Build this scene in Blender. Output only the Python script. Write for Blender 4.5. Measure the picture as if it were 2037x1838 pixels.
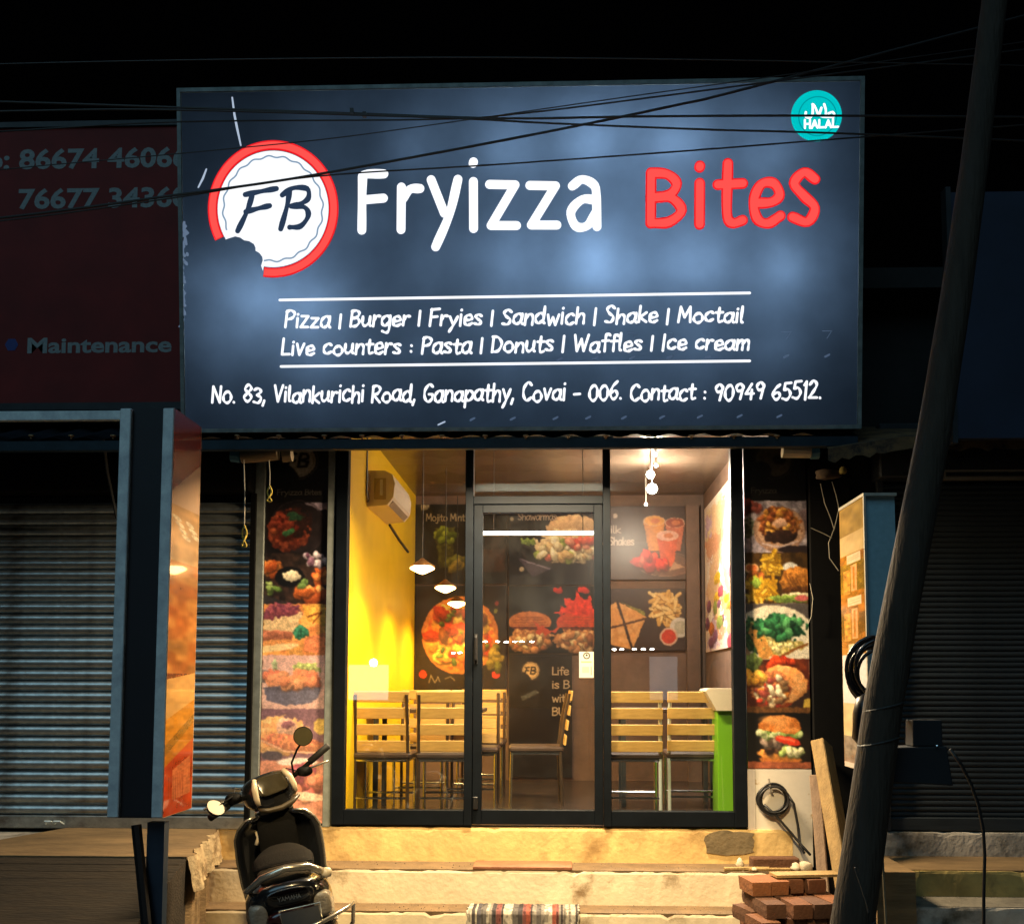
import bpy, bmesh, math, random
import numpy as np
from mathutils import Vector, Matrix
random.seed(7)
RNG = np.random.default_rng(7)
for _o in list(bpy.data.objects):
    bpy.data.objects.remove(_o)
SC = bpy.context.scene
COL = SC.collection

# ------------------------------------------------------------------ camera
F_PX, CX, CY, IW, IH = 2083.0, 1045.0, 1195.0, 2037.0, 1838.0
CAM = Vector((0.0, -7.0, 1.56))
PITCH, YAW, ROLL = math.radians(4.5), math.radians(2.0), math.radians(0.12)
FW = Vector((-math.sin(YAW) * math.cos(PITCH), math.cos(YAW) * math.cos(PITCH), math.sin(PITCH)))
_r = Vector((math.cos(YAW), math.sin(YAW), 0.0))
_u = _r.cross(FW)
RT = _r * math.cos(ROLL) + _u * math.sin(ROLL)
UP = _u * math.cos(ROLL) - _r * math.sin(ROLL)
cd = bpy.data.cameras.new('camera')
cd.sensor_width = 36.0
cd.lens = 36.0 * F_PX / IW
cd.shift_x = -(CX - IW / 2) / IW
cd.shift_y = (CY - IH / 2) / IW
cd.clip_start, cd.clip_end = 0.05, 1000
cam = bpy.data.objects.new('camera', cd)
m = Matrix((RT, UP, -FW)).transposed().to_4x4()
m.translation = CAM
cam.matrix_world = m
COL.objects.link(cam)
SC.camera = cam

# ------------------------------------------------------------------ world, lights, exposure
w = bpy.data.worlds.new('World'); SC.world = w; w.use_nodes = True
nt = w.node_tree; nt.nodes.clear()
wo = nt.nodes.new('ShaderNodeOutputWorld'); bg = nt.nodes.new('ShaderNodeBackground')
sky = nt.nodes.new('ShaderNodeTexSky'); sky.sky_type = 'NISHITA'; sky.sun_disc = False
sky.sun_elevation = math.radians(-4.0); sky.sun_rotation = math.radians(180)
nt.links.new(sky.outputs[0], bg.inputs[0]); nt.links.new(bg.outputs[0], wo.inputs[0])
bg.inputs[1].default_value = 0.012

def aim(o, frm, to):
    o.location = frm
    o.rotation_euler = (Vector(to) - Vector(frm)).to_track_quat('-Z', 'Y').to_euler()

def lamp(name, kind, frm, to=None, energy=10, color=(1, 1, 1), **kw):
    d = bpy.data.lights.new(name, kind); d.energy = energy; d.color = color
    for k, v in kw.items(): setattr(d, k, v)
    o = bpy.data.objects.new(name, d); COL.objects.link(o)
    if to is not None: aim(o, frm, to)
    else: o.location = frm
    return o
WARM = (1.0, 0.71, 0.33)
lamp('night_glow', 'SUN', (-6, -14, 18), (0, 0, 1.0), 0.60, (0.42, 0.77, 0.98), angle=math.radians(40))
# warm tube fixed under the awning, just behind its front bar (its housing is built with the awning), and an added unseen spot narrowed to light only the steps
lamp('awning_light', 'AREA', (-0.15, -0.55, 3.045), (-0.15, -0.62, 0), 290, (1.0, 0.76, 0.46), shape='RECTANGLE', size=0.9, size_y=0.05)
lamp('step_fill', 'SPOT', (-0.4, -5.6, 5.3), (-0.20, -0.35, 0.32), 3000, WARM,
     spot_size=math.radians(33), spot_blend=0.6, shadow_soft_size=0.25)
SC.view_settings.view_transform = 'Standard'; SC.view_settings.look = 'None'
SC.view_settings.exposure = 0.0; SC.view_settings.gamma = 1.0
SC.view_settings.use_curve_mapping = False
SC.render.engine = 'CYCLES'
SC.cycles.use_denoising = True
SC.cycles.max_bounces = 8
SC.cycles.transparent_max_bounces = 12
SC.cycles.sample_clamp_indirect = 4.0
SC.cycles.caustics_reflective = False; SC.cycles.caustics_refractive = False

# ------------------------------------------------------------------ projecting helpers (photo pixel -> point on a real plane)
def ray(px, py):
    return FW + RT * ((px - CX) / F_PX) - UP * ((py - CY) / F_PX)
def at(px, py, Y):
    d = ray(px, py); return CAM + d * ((Y - CAM.y) / d.y)
def atx(px, py, X):
    d = ray(px, py); return CAM + d * ((X - CAM.x) / d.x)
def atz(px, py, Z):
    d = ray(px, py); return CAM + d * ((Z - CAM.z) / d.z)
def atp(px, py, P, N):
    d = ray(px, py); return CAM + d * ((P - CAM).dot(N) / d.dot(N))

# ------------------------------------------------------------------ colour and materials
def lin(c):
    if isinstance(c, str):
        c = [int(c[i:i + 2], 16) / 255 for i in (0, 2, 4)]
    return tuple(x / 12.92 if x <= 0.04045 else ((x + 0.055) / 1.055) ** 2.4 for x in c)
def srgb_arr(a):
    a = np.clip(a, 0, 1)
    return np.where(a <= 0.04045, a / 12.92, ((a + 0.055) / 1.055) ** 2.4)

MATS = {}
def M(name, col=(.5, .5, .5), rough=.6, metal=0.0, var=0.25, scale=6.0, bump=0.0, bscale=60.0, spots=None, emit=None, coat=0.0, stretch=(1, 1, 1), spec=0.5):
    if name in MATS: return MATS[name]
    if isinstance(col, str): col = lin(col)
    mt = bpy.data.materials.new(name); mt.use_nodes = True
    n, l = mt.node_tree.nodes, mt.node_tree.links
    b = n['Principled BSDF']
    b.inputs['Roughness'].default_value = rough; b.inputs['Metallic'].default_value = metal
    b.inputs['Coat Weight'].default_value = coat
    b.inputs['Specular IOR Level'].default_value = spec
    tc = n.new('ShaderNodeTexCoord'); mp = n.new('ShaderNodeMapping'); mp.inputs['Scale'].default_value = stretch
    l.new(tc.outputs['Object'], mp.inputs[0])
    nz = n.new('ShaderNodeTexNoise'); nz.inputs['Scale'].default_value = scale; nz.inputs['Detail'].default_value = 6; nz.inputs['Roughness'].default_value = .65
    l.new(mp.outputs[0], nz.inputs[0])
    rp = n.new('ShaderNodeValToRGB')
    rp.color_ramp.elements[0].position = .3; rp.color_ramp.elements[1].position = .72
    rp.color_ramp.elements[0].color = tuple(c * (1 - var) for c in col) + (1,)
    rp.color_ramp.elements[1].color = tuple(min(1, c * (1 + var * .6)) for c in col) + (1,)
    l.new(nz.outputs[0], rp.inputs[0])
    out = rp.outputs[0]
    if spots:                                   # (colour, scale, low, high): dirt or rust with its own shape
        sc_, lo, hi = spots[1:4]
        n2 = n.new('ShaderNodeTexNoise'); n2.inputs['Scale'].default_value = sc_; n2.inputs['Detail'].default_value = 8; n2.inputs['Roughness'].default_value = .7
        l.new(mp.outputs[0], n2.inputs[0])
        r2 = n.new('ShaderNodeValToRGB'); r2.color_ramp.elements[0].position = lo; r2.color_ramp.elements[1].position = hi
        l.new(n2.outputs[0], r2.inputs[0])
        mx = n.new('ShaderNodeMix'); mx.data_type = 'RGBA'
        l.new(r2.outputs[0], mx.inputs[0]); l.new(out, mx.inputs[6])
        c2 = lin(spots[0]) if isinstance(spots[0], str) else spots[0]
        mx.inputs[7].default_value = tuple(c2) + (1,)
        out = mx.outputs[2]
    l.new(out, b.inputs['Base Color'])
    if bump:
        n3 = n.new('ShaderNodeTexNoise'); n3.inputs['Scale'].default_value = bscale; n3.inputs['Detail'].default_value = 5
        l.new(mp.outputs[0], n3.inputs[0])
        bp = n.new('ShaderNodeBump'); bp.inputs['Strength'].default_value = bump; bp.inputs['Distance'].default_value = .02
        l.new(n3.outputs[0], bp.inputs['Height']); l.new(bp.outputs[0], b.inputs['Normal'])
    if emit:
        b.inputs['Emission Color'].default_value = tuple(lin(emit[0]) if isinstance(emit[0], str) else emit[0]) + (1,)
        b.inputs['Emission Strength'].default_value = emit[1]
    MATS[name] = mt
    return mt

def E(name, col, strength):                     # something that gives off light
    if name in MATS: return MATS[name]
    mt = bpy.data.materials.new(name); mt.use_nodes = True
    n, l = mt.node_tree.nodes, mt.node_tree.links; n.clear()
    o = n.new('ShaderNodeOutputMaterial'); e = n.new('ShaderNodeEmission')
    e.inputs[0].default_value = tuple(lin(col) if isinstance(col, str) else col) + (1,); e.inputs[1].default_value = strength
    l.new(e.outputs[0], o.inputs[0]); MATS[name] = mt
    return mt

def glass_mat(name, tint=(1, 1, 1), refl=0.06, rough=0.0):
    if name in MATS: return MATS[name]
    mt = bpy.data.materials.new(name); mt.use_nodes = True
    n, l = mt.node_tree.nodes, mt.node_tree.links; n.clear()
    o = n.new('ShaderNodeOutputMaterial'); mx = n.new('ShaderNodeMixShader')
    t = n.new('ShaderNodeBsdfTransparent'); g = n.new('ShaderNodeBsdfGlossy')
    t.inputs[0].default_value = tint + (1,); g.inputs['Roughness'].default_value = rough
    fr = n.new('ShaderNodeLayerWeight'); fr.inputs[0].default_value = .5      # same reflection from both sides of the pane
    pw = n.new('ShaderNodeMath'); pw.operation = 'POWER'; pw.inputs[1].default_value = 5
    mu = n.new('ShaderNodeMath'); mu.operation = 'MULTIPLY_ADD'; mu.inputs[1].default_value = 1 - refl; mu.inputs[2].default_value = refl
    l.new(fr.outputs['Facing'], pw.inputs[0]); l.new(pw.outputs[0], mu.inputs[0]); l.new(mu.outputs[0], mx.inputs[0])
    l.new(t.outputs[0], mx.inputs[1]); l.new(g.outputs[0], mx.inputs[2])
    tc = n.new('ShaderNodeTexCoord'); nz = n.new('ShaderNodeTexNoise'); nz.inputs['Scale'].default_value = 2.6; nz.inputs['Detail'].default_value = 8; nz.inputs['Roughness'].default_value = .7
    mr = n.new('ShaderNodeMapRange'); mr.inputs[1].default_value = .45; mr.inputs[2].default_value = .8; mr.inputs[3].default_value = .0006; mr.inputs[4].default_value = .010   # dust and wiped smears
    df = n.new('ShaderNodeBsdfDiffuse'); df.inputs[0].default_value = (.6, .6, .58, 1); m2 = n.new('ShaderNodeMixShader')
    l.new(tc.outputs['Object'], nz.inputs[0]); l.new(nz.outputs[0], mr.inputs[0]); l.new(mr.outputs[0], m2.inputs[0])
    l.new(mx.outputs[0], m2.inputs[1]); l.new(df.outputs[0], m2.inputs[2]); l.new(m2.outputs[0], o.inputs[0])
    MATS[name] = mt
    return mt

def print_mat(name, gain=1.0, rough=.35, spec=.5, coat=0.0):
    """flat print: the colour is stored on the printed sheet itself"""
    if name in MATS: return MATS[name]
    mt = bpy.data.materials.new(name); mt.use_nodes = True
    n, l = mt.node_tree.nodes, mt.node_tree.links
    b = n['Principled BSDF']; b.inputs['Roughness'].default_value = rough; b.inputs['Specular IOR Level'].default_value = spec
    b.inputs['Coat Weight'].default_value = coat
    a = n.new('ShaderNodeVertexColor'); a.layer_name = 'print'
    mx = n.new('ShaderNodeMix'); mx.data_type = 'RGBA'; mx.blend_type = 'MULTIPLY'; mx.inputs[0].default_value = 1.0
    nz = n.new('ShaderNodeTexNoise'); nz.inputs['Scale'].default_value = 40
    mr = n.new('ShaderNodeMapRange'); mr.inputs[3].default_value = gain * .85; mr.inputs[4].default_value = gain * 1.1
    l.new(nz.outputs[0], mr.inputs[0]); l.new(a.outputs[0], mx.inputs[6]); l.new(mr.outputs[0], mx.inputs[7])
    l.new(mx.outputs[2], b.inputs['Base Color'])
    MATS[name] = mt
    return mt

# ------------------------------------------------------------------ mesh builder
class MB:
    def __init__(s): s.v, s.f = [], []
    def add(s, vs, fs):
        k = len(s.v); s.v += [tuple(v) for v in vs]; s.f += [tuple(i + k for i in f) for f in fs]; return s
    def box(s, c, d, rot=None, bev=0.0):
        c = Vector(c); hx, hy, hz = d[0] / 2, d[1] / 2, d[2] / 2
        if bev <= 0:
            vs = [Vector((x, y, z)) for x in (-hx, hx) for y in (-hy, hy) for z in (-hz, hz)]
            fs = [(0, 1, 3, 2), (4, 6, 7, 5), (0, 4, 5, 1), (2, 3, 7, 6), (0, 2, 6, 4), (1, 5, 7, 3)]
        else:
            bm = bmesh.new(); bmesh.ops.create_cube(bm, size=1.0)
            for v in bm.verts: v.co = Vector((v.co.x * d[0], v.co.y * d[1], v.co.z * d[2]))
            bmesh.ops.bevel(bm, geom=bm.edges[:], offset=bev, segments=1, affect='EDGES')
            bm.verts.index_update()
            vs = [v.co.copy() for v in bm.verts]; fs = [[v.index for v in f.verts] for f in bm.faces]; bm.free()
        if rot is not None: vs = [rot @ v for v in vs]
        return s.add([v + c for v in vs], fs)
    def span(s, lo, hi, bev=0.0):
        lo, hi = Vector(lo), Vector(hi); return s.box((lo + hi) / 2, hi - lo, None, bev)
    def tube(s, pts, r, n=8, caps=True, closed=False):
        pts = [Vector(p) for p in pts]; N = len(pts)
        rs = r if isinstance(r, (list, tuple)) else [r] * N
        vs, fs = [], []; ref = None
        for i, p in enumerate(pts):
            if closed: t = pts[(i + 1) % N] - pts[i - 1]
            else: t = (pts[min(i + 1, N - 1)] - pts[max(i - 1, 0)])
            t = t.normalized() if t.length > 1e-9 else Vector((0, 0, 1))
            if ref is None:
                ref = Vector((0, 0, 1)) if abs(t.z) < .9 else Vector((1, 0, 0))
            a = (ref - t * ref.dot(t)).normalized(); b = t.cross(a); ref = a
            for k in range(n):
                q = 2 * math.pi * k / n
                vs.append(p + (a * math.cos(q) + b * math.sin(q)) * rs[i])
        for i in range(N if closed else N - 1):
            j = (i + 1) % N
            for k in range(n):
                fs.append((i * n + k, i * n + (k + 1) % n, j * n + (k + 1) % n, j * n + k))
        if caps and not closed:
            fs.append(tuple(range(n - 1, -1, -1))); fs.append(tuple((N - 1) * n + k for k in range(n)))
        return s.add(vs, fs)
    def loft(s, rings, cap=True):
        n = len(rings[0]); vs = [p for r in rings for p in r]; fs = []
        for i in range(len(rings) - 1):
            for k in range(n):
                fs.append((i * n + k, i * n + (k + 1) % n, (i + 1) * n + (k + 1) % n, (i + 1) * n + k))
        if cap:
            fs.append(tuple(range(n - 1, -1, -1))); fs.append(tuple((len(rings) - 1) * n + k for k in range(n)))
        return s.add(vs, fs)
    def prism(s, poly, vec):
        n = len(poly); vec = Vector(vec); a = [Vector(p) for p in poly]; b = [p + vec for p in a]
        fs = [tuple(range(n - 1, -1, -1)), tuple(range(n, 2 * n))]
        fs += [(i, (i + 1) % n, n + (i + 1) % n, n + i) for i in range(n)]
        return s.add(a + b, fs)
    def lathe(s, prof, n=16, c=(0, 0, 0), rot=None):
        c = Vector(c); vs, fs = [], []
        for r, z in prof:
            for k in range(n):
                q = 2 * math.pi * k / n; p = Vector((r * math.cos(q), r * math.sin(q), z))
                vs.append((rot @ p if rot is not None else p) + c)
        for i in range(len(prof) - 1):
            for k in range(n):
                fs.append((i * n + k, i * n + (k + 1) % n, (i + 1) * n + (k + 1) % n, (i + 1) * n + k))
        return s.add(vs, fs)
    def quad(s, a, b, c, d): return s.add([a, b, c, d], [(0, 1, 2, 3)])

ORIGIN = {}
def tag(o, label=None, cat=None, group=None, kind=None):
    if label: o['label'] = label
    if cat: o['category'] = cat
    if group: o['group'] = group
    if kind: o['kind'] = kind
    return o
def empty(name, loc, label=None, cat=None, group=None):
    o = bpy.data.objects.new(name, None); o.location = Vector(loc); o.empty_display_size = .1
    COL.objects.link(o); ORIGIN[o.name] = Vector(loc)
    return tag(o, label, cat, group)
def link(name, me, parent, org, smooth=False, autos=None):
    o = bpy.data.objects.new(name, me); COL.objects.link(o)
    if parent is not None:
        o.parent = parent; o.location = org - ORIGIN[parent.name]
    else: o.location = org
    ORIGIN[o.name] = org
    return o
def mk(name, mb, mat, parent=None, label=None, cat=None, group=None, kind=None, smooth=False, sub=0, local=False, bev=0.0):
    """one mesh object from a builder holding world coordinates (or the parent's own when local)"""
    vs = [Vector(v) for v in mb.v]
    if local and parent is not None: off = ORIGIN[parent.name]; vs = [v + off for v in vs]
    lo = Vector((min(v.x for v in vs), min(v.y for v in vs), min(v.z for v in vs)))
    hi = Vector((max(v.x for v in vs), max(v.y for v in vs), max(v.z for v in vs)))
    org = Vector(((lo.x + hi.x) / 2, (lo.y + hi.y) / 2, lo.z))
    me = bpy.data.meshes.new(name); me.from_pydata([v - org for v in vs], [], mb.f)
    bm = bmesh.new(); bm.from_mesh(me); bmesh.ops.recalc_face_normals(bm, faces=bm.faces[:]); bm.to_mesh(me); bm.free()
    if smooth: me.shade_smooth()
    if mat is not None: me.materials.append(mat)
    o = link(name, me, parent, org)
    if bev > 0:
        md = o.modifiers.new('edge', 'BEVEL'); md.width = bev; md.segments = 2; md.limit_method = 'ANGLE'
    if sub:
        md = o.modifiers.new('smooth', 'SUBSURF'); md.levels = sub; md.render_levels = sub
    if smooth == 'auto':
        try: me.set_sharp_from_angle(angle=math.radians(38))
        except Exception: pass
    return tag(o, label, cat, group, kind)
def again(o, name, org, parent=None, label=None, group=None):
    """another copy of a mesh object, sharing its mesh"""
    c = o.copy(); COL.objects.link(c); c.name = name
    for k in ('label', 'group'):
        if k in c.keys(): del c[k]
    c.parent = parent; org = Vector(org)
    c.location = org - ORIGIN[parent.name] if parent is not None else org
    ORIGIN[c.name] = org
    if label: c['label'] = label
    if group: c['group'] = group
    return c
def copy_tree(root, loc, rotz, label=None, group=None, tilt=None):
    r = root.copy(); COL.objects.link(r); r.location = loc; r.rotation_euler = (0, 0, rotz)
    ORIGIN[r.name] = Vector(loc)
    if label: r['label'] = label
    if group: r['group'] = group
    for ch in list(root.children):
        c = ch.copy(); COL.objects.link(c); c.parent = r
        for g in list(ch.children):
            d = g.copy(); COL.objects.link(d); d.parent = c
    return r
def mesh_np(name, V, Fq, mat, parent=None, cols=None, org=None, **kw):
    V = np.asarray(V, dtype=np.float64); Fq = np.asarray(Fq, dtype=np.int32)
    if org is None: org = Vector(((V[:, 0].min() + V[:, 0].max()) / 2, (V[:, 1].min() + V[:, 1].max()) / 2, V[:, 2].min()))
    me = bpy.data.meshes.new(name)
    me.vertices.add(len(V)); me.vertices.foreach_set('co', (V - np.array(org)).astype(np.float32).ravel())
    me.loops.add(Fq.size); me.loops.foreach_set('vertex_index', Fq.ravel())
    me.polygons.add(len(Fq)); me.polygons.foreach_set('loop_start', np.arange(0, Fq.size, Fq.shape[1], dtype=np.int32))
    me.update(calc_edges=True)
    if cols is not None:
        ca = me.color_attributes.new('print', 'FLOAT_COLOR', 'POINT')
        ca.data.foreach_set('color', np.concatenate([cols, np.ones((len(cols), 1))], 1).astype(np.float32).ravel())
    me.materials.append(mat)
    o = link(name, me, parent, Vector(org))
    return tag(o, **kw)
# ------------------------------------------------------------------ hand lettering: strokes in units of a tenth of the x-height
GL = {
'a': (10, "8.5,8.8 5,10.2 1.2,7 1,2.5 3.5,0 6.5,1.5 8.4,5/8.7,10 8.4,2 9.8,0"), 'b': (9.6, "1,16 1,0/1,5 4,9.5 8,8 8.5,3 5,0 1,1.5"),
'c': (9, "8,8.5 5,10 1.2,6.5 1.5,2 4.5,0 8.2,1.8"), 'd': (10.2, "8.5,8 5,10 1,6.5 1.3,2 4,0 8,3/8.6,16 8.4,2 9.6,0"),
'e': (9.2, "1.2,5 6,5.2 8.2,7 6.5,9.8 3,9.5 1,5.5 2,1.2 5,0 8.5,1.8"), 'f': (7.4, "7.8,14.5 5.5,16 3.8,13.5 3.8,0/.8,9.5 7,9.8"),
'g': (9.8, "8.5,8.5 5,10 1.2,7 1.5,2.5 4.5,.5 8,4/8.6,10 8.4,-3 6,-6 2,-4.5"), 'h': (9.4, "1.2,16 1,0/1,5 4.5,9.8 7.8,8 8,0"),
'i': (3.4, "1.5,10 1.5,0/1.5,14 1.7,14.4"), 'j': (4.5, "3,10 3,-3 1,-5.5 -1,-4.5/3,14 3.2,14.4"), 'k': (8.8, "1.2,16 1,0/7.5,9.5 1.5,4.5! 8,0"),
'l': (3.8, "1.5,16 1.3,2 2.8,0"), 'm': (13, "1,10 1,0/1,6 4,10 6,8 6,0/6,6 9,10 11.5,8 11.6,0"), 'n': (9.3, "1.2,10 1,0/1,5.5 4.5,10 7.8,8 8,0"),
'o': (10, "5,10 1.2,7 1.2,2.5 5,0 8.6,2.5 8.6,7 5,10"), 'p': (9.4, "1.5,10 1,-6/1.3,6 4.5,10 8.3,8 8,3 4.5,.3 1.3,2.5"),
'r': (7.2, "1.2,10 1,0/1,5 3.5,9.3 6.8,9.3"), 's': (8.2, "7,8.8 4,10.2 1.2,8 4,5.4 7,3 5,.2 .8,1.2"), 't': (7.4, "3.5,14.5 3.3,2.5 5,0 7,.8/.5,9.8 7,10"),
'u': (9.8, "1,10 1.2,2.5 4,0 7.5,3/8,10 8,1.5 9.2,0"), 'v': (8.8, "1,10 4,0! 7.8,10"), 'w': (12.6, "1,10 3.2,0! 6,7.5! 8.8,0! 11.5,10"),
'y': (9.2, "1,10 4.5,2/8.5,10 5,1 1.5,-6"), 'z': (9, "1,10! 7.5,9.8! 1,0! 8,0"),
'P': (9.8, "1.5,16 1,0/1,15 5,16.5 9,13.5 7,9 1.5,7.5"), 'B': (10.4, "1.5,16 1,0/1,15.5 5.5,16.2 8.5,13.5 6.5,9.5 1.8,8.5! 7,8.3 9.2,4.5 6,.5 1,.3"),
'F': (9.6, "1.5,16 1,0/1,15.5 9,16.2/1.3,8.3 7.5,8.8"), 'S': (9.6, "8.5,13.8 5,16.2 1.5,13 4,9 8,5.5 6,.8 .8,1.5"), 'L': (9, "1.5,16 1.2,.5! 8.5,.6"),
'M': (13.6, "1,0 2,16! 6.5,5! 11,16! 12.2,0"), 'D': (11, "1.5,16 1.2,.3/.5,15.8 6,15 9.8,9 7,1.5 1,.2"), 'W': (15, "1,16 4,0! 7.5,12! 10.5,0! 14,16"),
'I': (4, "1.8,16 1.3,0"), 'N': (11, "1,0 1.2,16! 9,0! 9.4,16"), 'V': (10.4, "1,16 5,0! 9.5,16"), 'R': (10.4, "1.5,16 1,0/1,15 5.5,16.3 8.8,13 6,8.5 1.5,8! 9,0"),
'G': (10.6, "9,14 5.5,16.2 1.2,11 1.3,4 5,0 9,3 9.2,7! 5.5,7"), 'C': (10.2, "9,13.5 5.5,16 1.3,11 1.5,4 5,0 9.3,2.5"), 'H': (9.6, "1,16 1,0/8,16 8,0/1,8 8,8"),
'A': (9.8, "1,0 4.8,16! 8.5,0/2.2,5.5 7.3,5.5"), 'U': (9.4, "1,16 1.2,4 4.5,0 8,4 8,16"), 'Y': (9.8, "1,16 4.8,8! 8.8,16/4.8,8 4.8,0"),
'0': (10, "5,15.5 1.2,11 1.2,4 5,0 8.6,4 8.6,11.5 5,15.5"), '1': (5.4, "1.5,12.5 3.5,15.5! 3.3,0"), '2': (10, "1,12 4.5,15.5 8,12 5.5,6.5 1,.4! 9,.4"),
'3': (9.6, "1,14 5,15.5 8,12 4,8.5! 8.5,5.5 6,.4 .8,1.5"), '4': (10, "6.5,15.5 1,5.5! 9,5.8/7,9.5 6.6,0"), '5': (9.6, "8.5,15.5 2.5,15! 1.8,9! 6,9.5 8.5,5 5.5,.3 .8,1.2"),
'6': (9.6, "7.5,15.5 3,11 1,4.5 4.5,0 8.3,3.5 6,7.5 1.5,5.5"), '8': (9.8, "5,8.3 1.6,11.5 5,15.5 8.3,12 5,8.3 1,3.8 5,0 8.8,4 5,8.3"),
'7': (9.6, "1,15! 8.5,15.2! 3.5,0"), '9': (9.6, "8.2,12.5 5,15.5 1.3,12 3.5,8 7.8,10 8.5,13! 6,0"),
'|': (3, "1.3,14 1.2,-1"), ':': (4, "1.8,8 2,7.6/1.8,2 2,1.6"), '.': (3.6, "1.4,.9 1.6,.6"), ',': (3.8, "1.8,1.5 .4,-3"), '-': (8.6, "1,6 7,6.5"), ' ': (6, ""),
}
BIG = dict(GL)
BIG.update({'a': (10.4, "1.6,9 4.5,10.4 8,9 8.6,6! 8.7,0/8.6,5.8 4.5,6 1.2,3.4 2.6,.2 6,.3 8.6,3.4"), 'i': (4.2, "1.8,9.6 1.8,0/1.75,13.3 1.85,13.6"),
            'F': (10, "7.8,11.3 2.2,11.2 1.5,9.5 1.2,0/1.5,6.1 7.6,6.4"), 'y': (10.4, "1.2,10 5,3.2/9,10 6.5,3 2.4,-3.6"), 'r': (7.8, "1.6,9.8 1.4,0/1.5,6.6 4,9.2 7,9.4"),
            'B': (11.4, "1.4,11 1.3,.4/1.4,11 6,10.6 8.6,8.6 6.6,6.3 1.8,5.8! 7,5.7 10,3 6.5,.6 1.3,.4"), 'z': (10.4, "1,9.6! 8.4,9.4! 1.4,.6! 8.8,.5"),
            't': (8, "3.6,13.8 3.4,2.5 5,.2 7.8,.8/.8,9 7.8,9.2")})

def smooth_path(pts, per=5):
    P = [np.array(p, float) for p in pts]
    if len(P) < 3: return P
    Q = [2 * P[0] - P[1]] + P + [2 * P[-1] - P[-2]]
    if np.allclose(P[0], P[-1]): Q[0], Q[-1] = P[-2], P[1]
    out = []
    for i in range(1, len(Q) - 2):
        a, b, c, d = Q[i - 1:i + 3]
        for k in range(per):
            t = k / per
            out.append(.5 * (2 * b + (c - a) * t + (2 * a - 5 * b + 4 * c - d) * t * t + (3 * b - a - 3 * c + d) * t ** 3))
    out.append(P[-1]); return out

def text_strokes(txt, font=GL, slant=0.0, jitter=0.0, rng=None, tight=0.0):
    x = 0; res = []
    for ch in txt:
        adv, s = font[ch]; dy = (rng.uniform(-1, 1) * jitter if rng else 0); sc = 1 + (rng.uniform(-.10, .10) if rng else 0)
        for st in s.split('/'):
            if not st.strip(): continue
            cur = []
            for tk in st.split():
                corner = tk.endswith('!'); a, b = tk.rstrip('!').split(','); a, b = float(a), float(b) * sc
                cur.append((x + a + slant * b, b + dy))
                if corner: res.append(smooth_path(cur)); cur = [cur[-1]]
            if len(cur) > 1: res.append(smooth_path(cur))
        x += adv - tight
    return res, x

def ribbon(path, wd, caps=5, taper=0.0):
    """outline strip of one stroke: pairs of points left and right of the path, rounded at both ends"""
    P = [np.array(p, float) for p in path]; n = len(P); L, R_ = [], []
    T = []
    for i in range(n):
        t = P[min(i + 1, n - 1)] - P[max(i - 1, 0)]; t = t / (np.linalg.norm(t) + 1e-9); T.append(t)
    h = wd / 2
    for k in range(caps + 1):
        q = math.pi / 2 * k / caps
        c = P[0] - T[0] * h * math.cos(q); o = np.array([-T[0][1], T[0][0]]) * h * math.sin(q)
        L.append(c + o); R_.append(c - o)
    for i in range(1, n - 1):
        hh = h * (1 + taper * math.sin(i * .9)); o = np.array([-T[i][1], T[i][0]]) * hh
        L.append(P[i] + o); R_.append(P[i] - o)
    for k in range(caps, -1, -1):
        q = math.pi / 2 * k / caps
        c = P[-1] + T[-1] * h * math.cos(q); o = np.array([-T[-1][1], T[-1][0]]) * h * math.sin(q)
        L.append(c + o); R_.append(c - o)
    return L, R_

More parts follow.
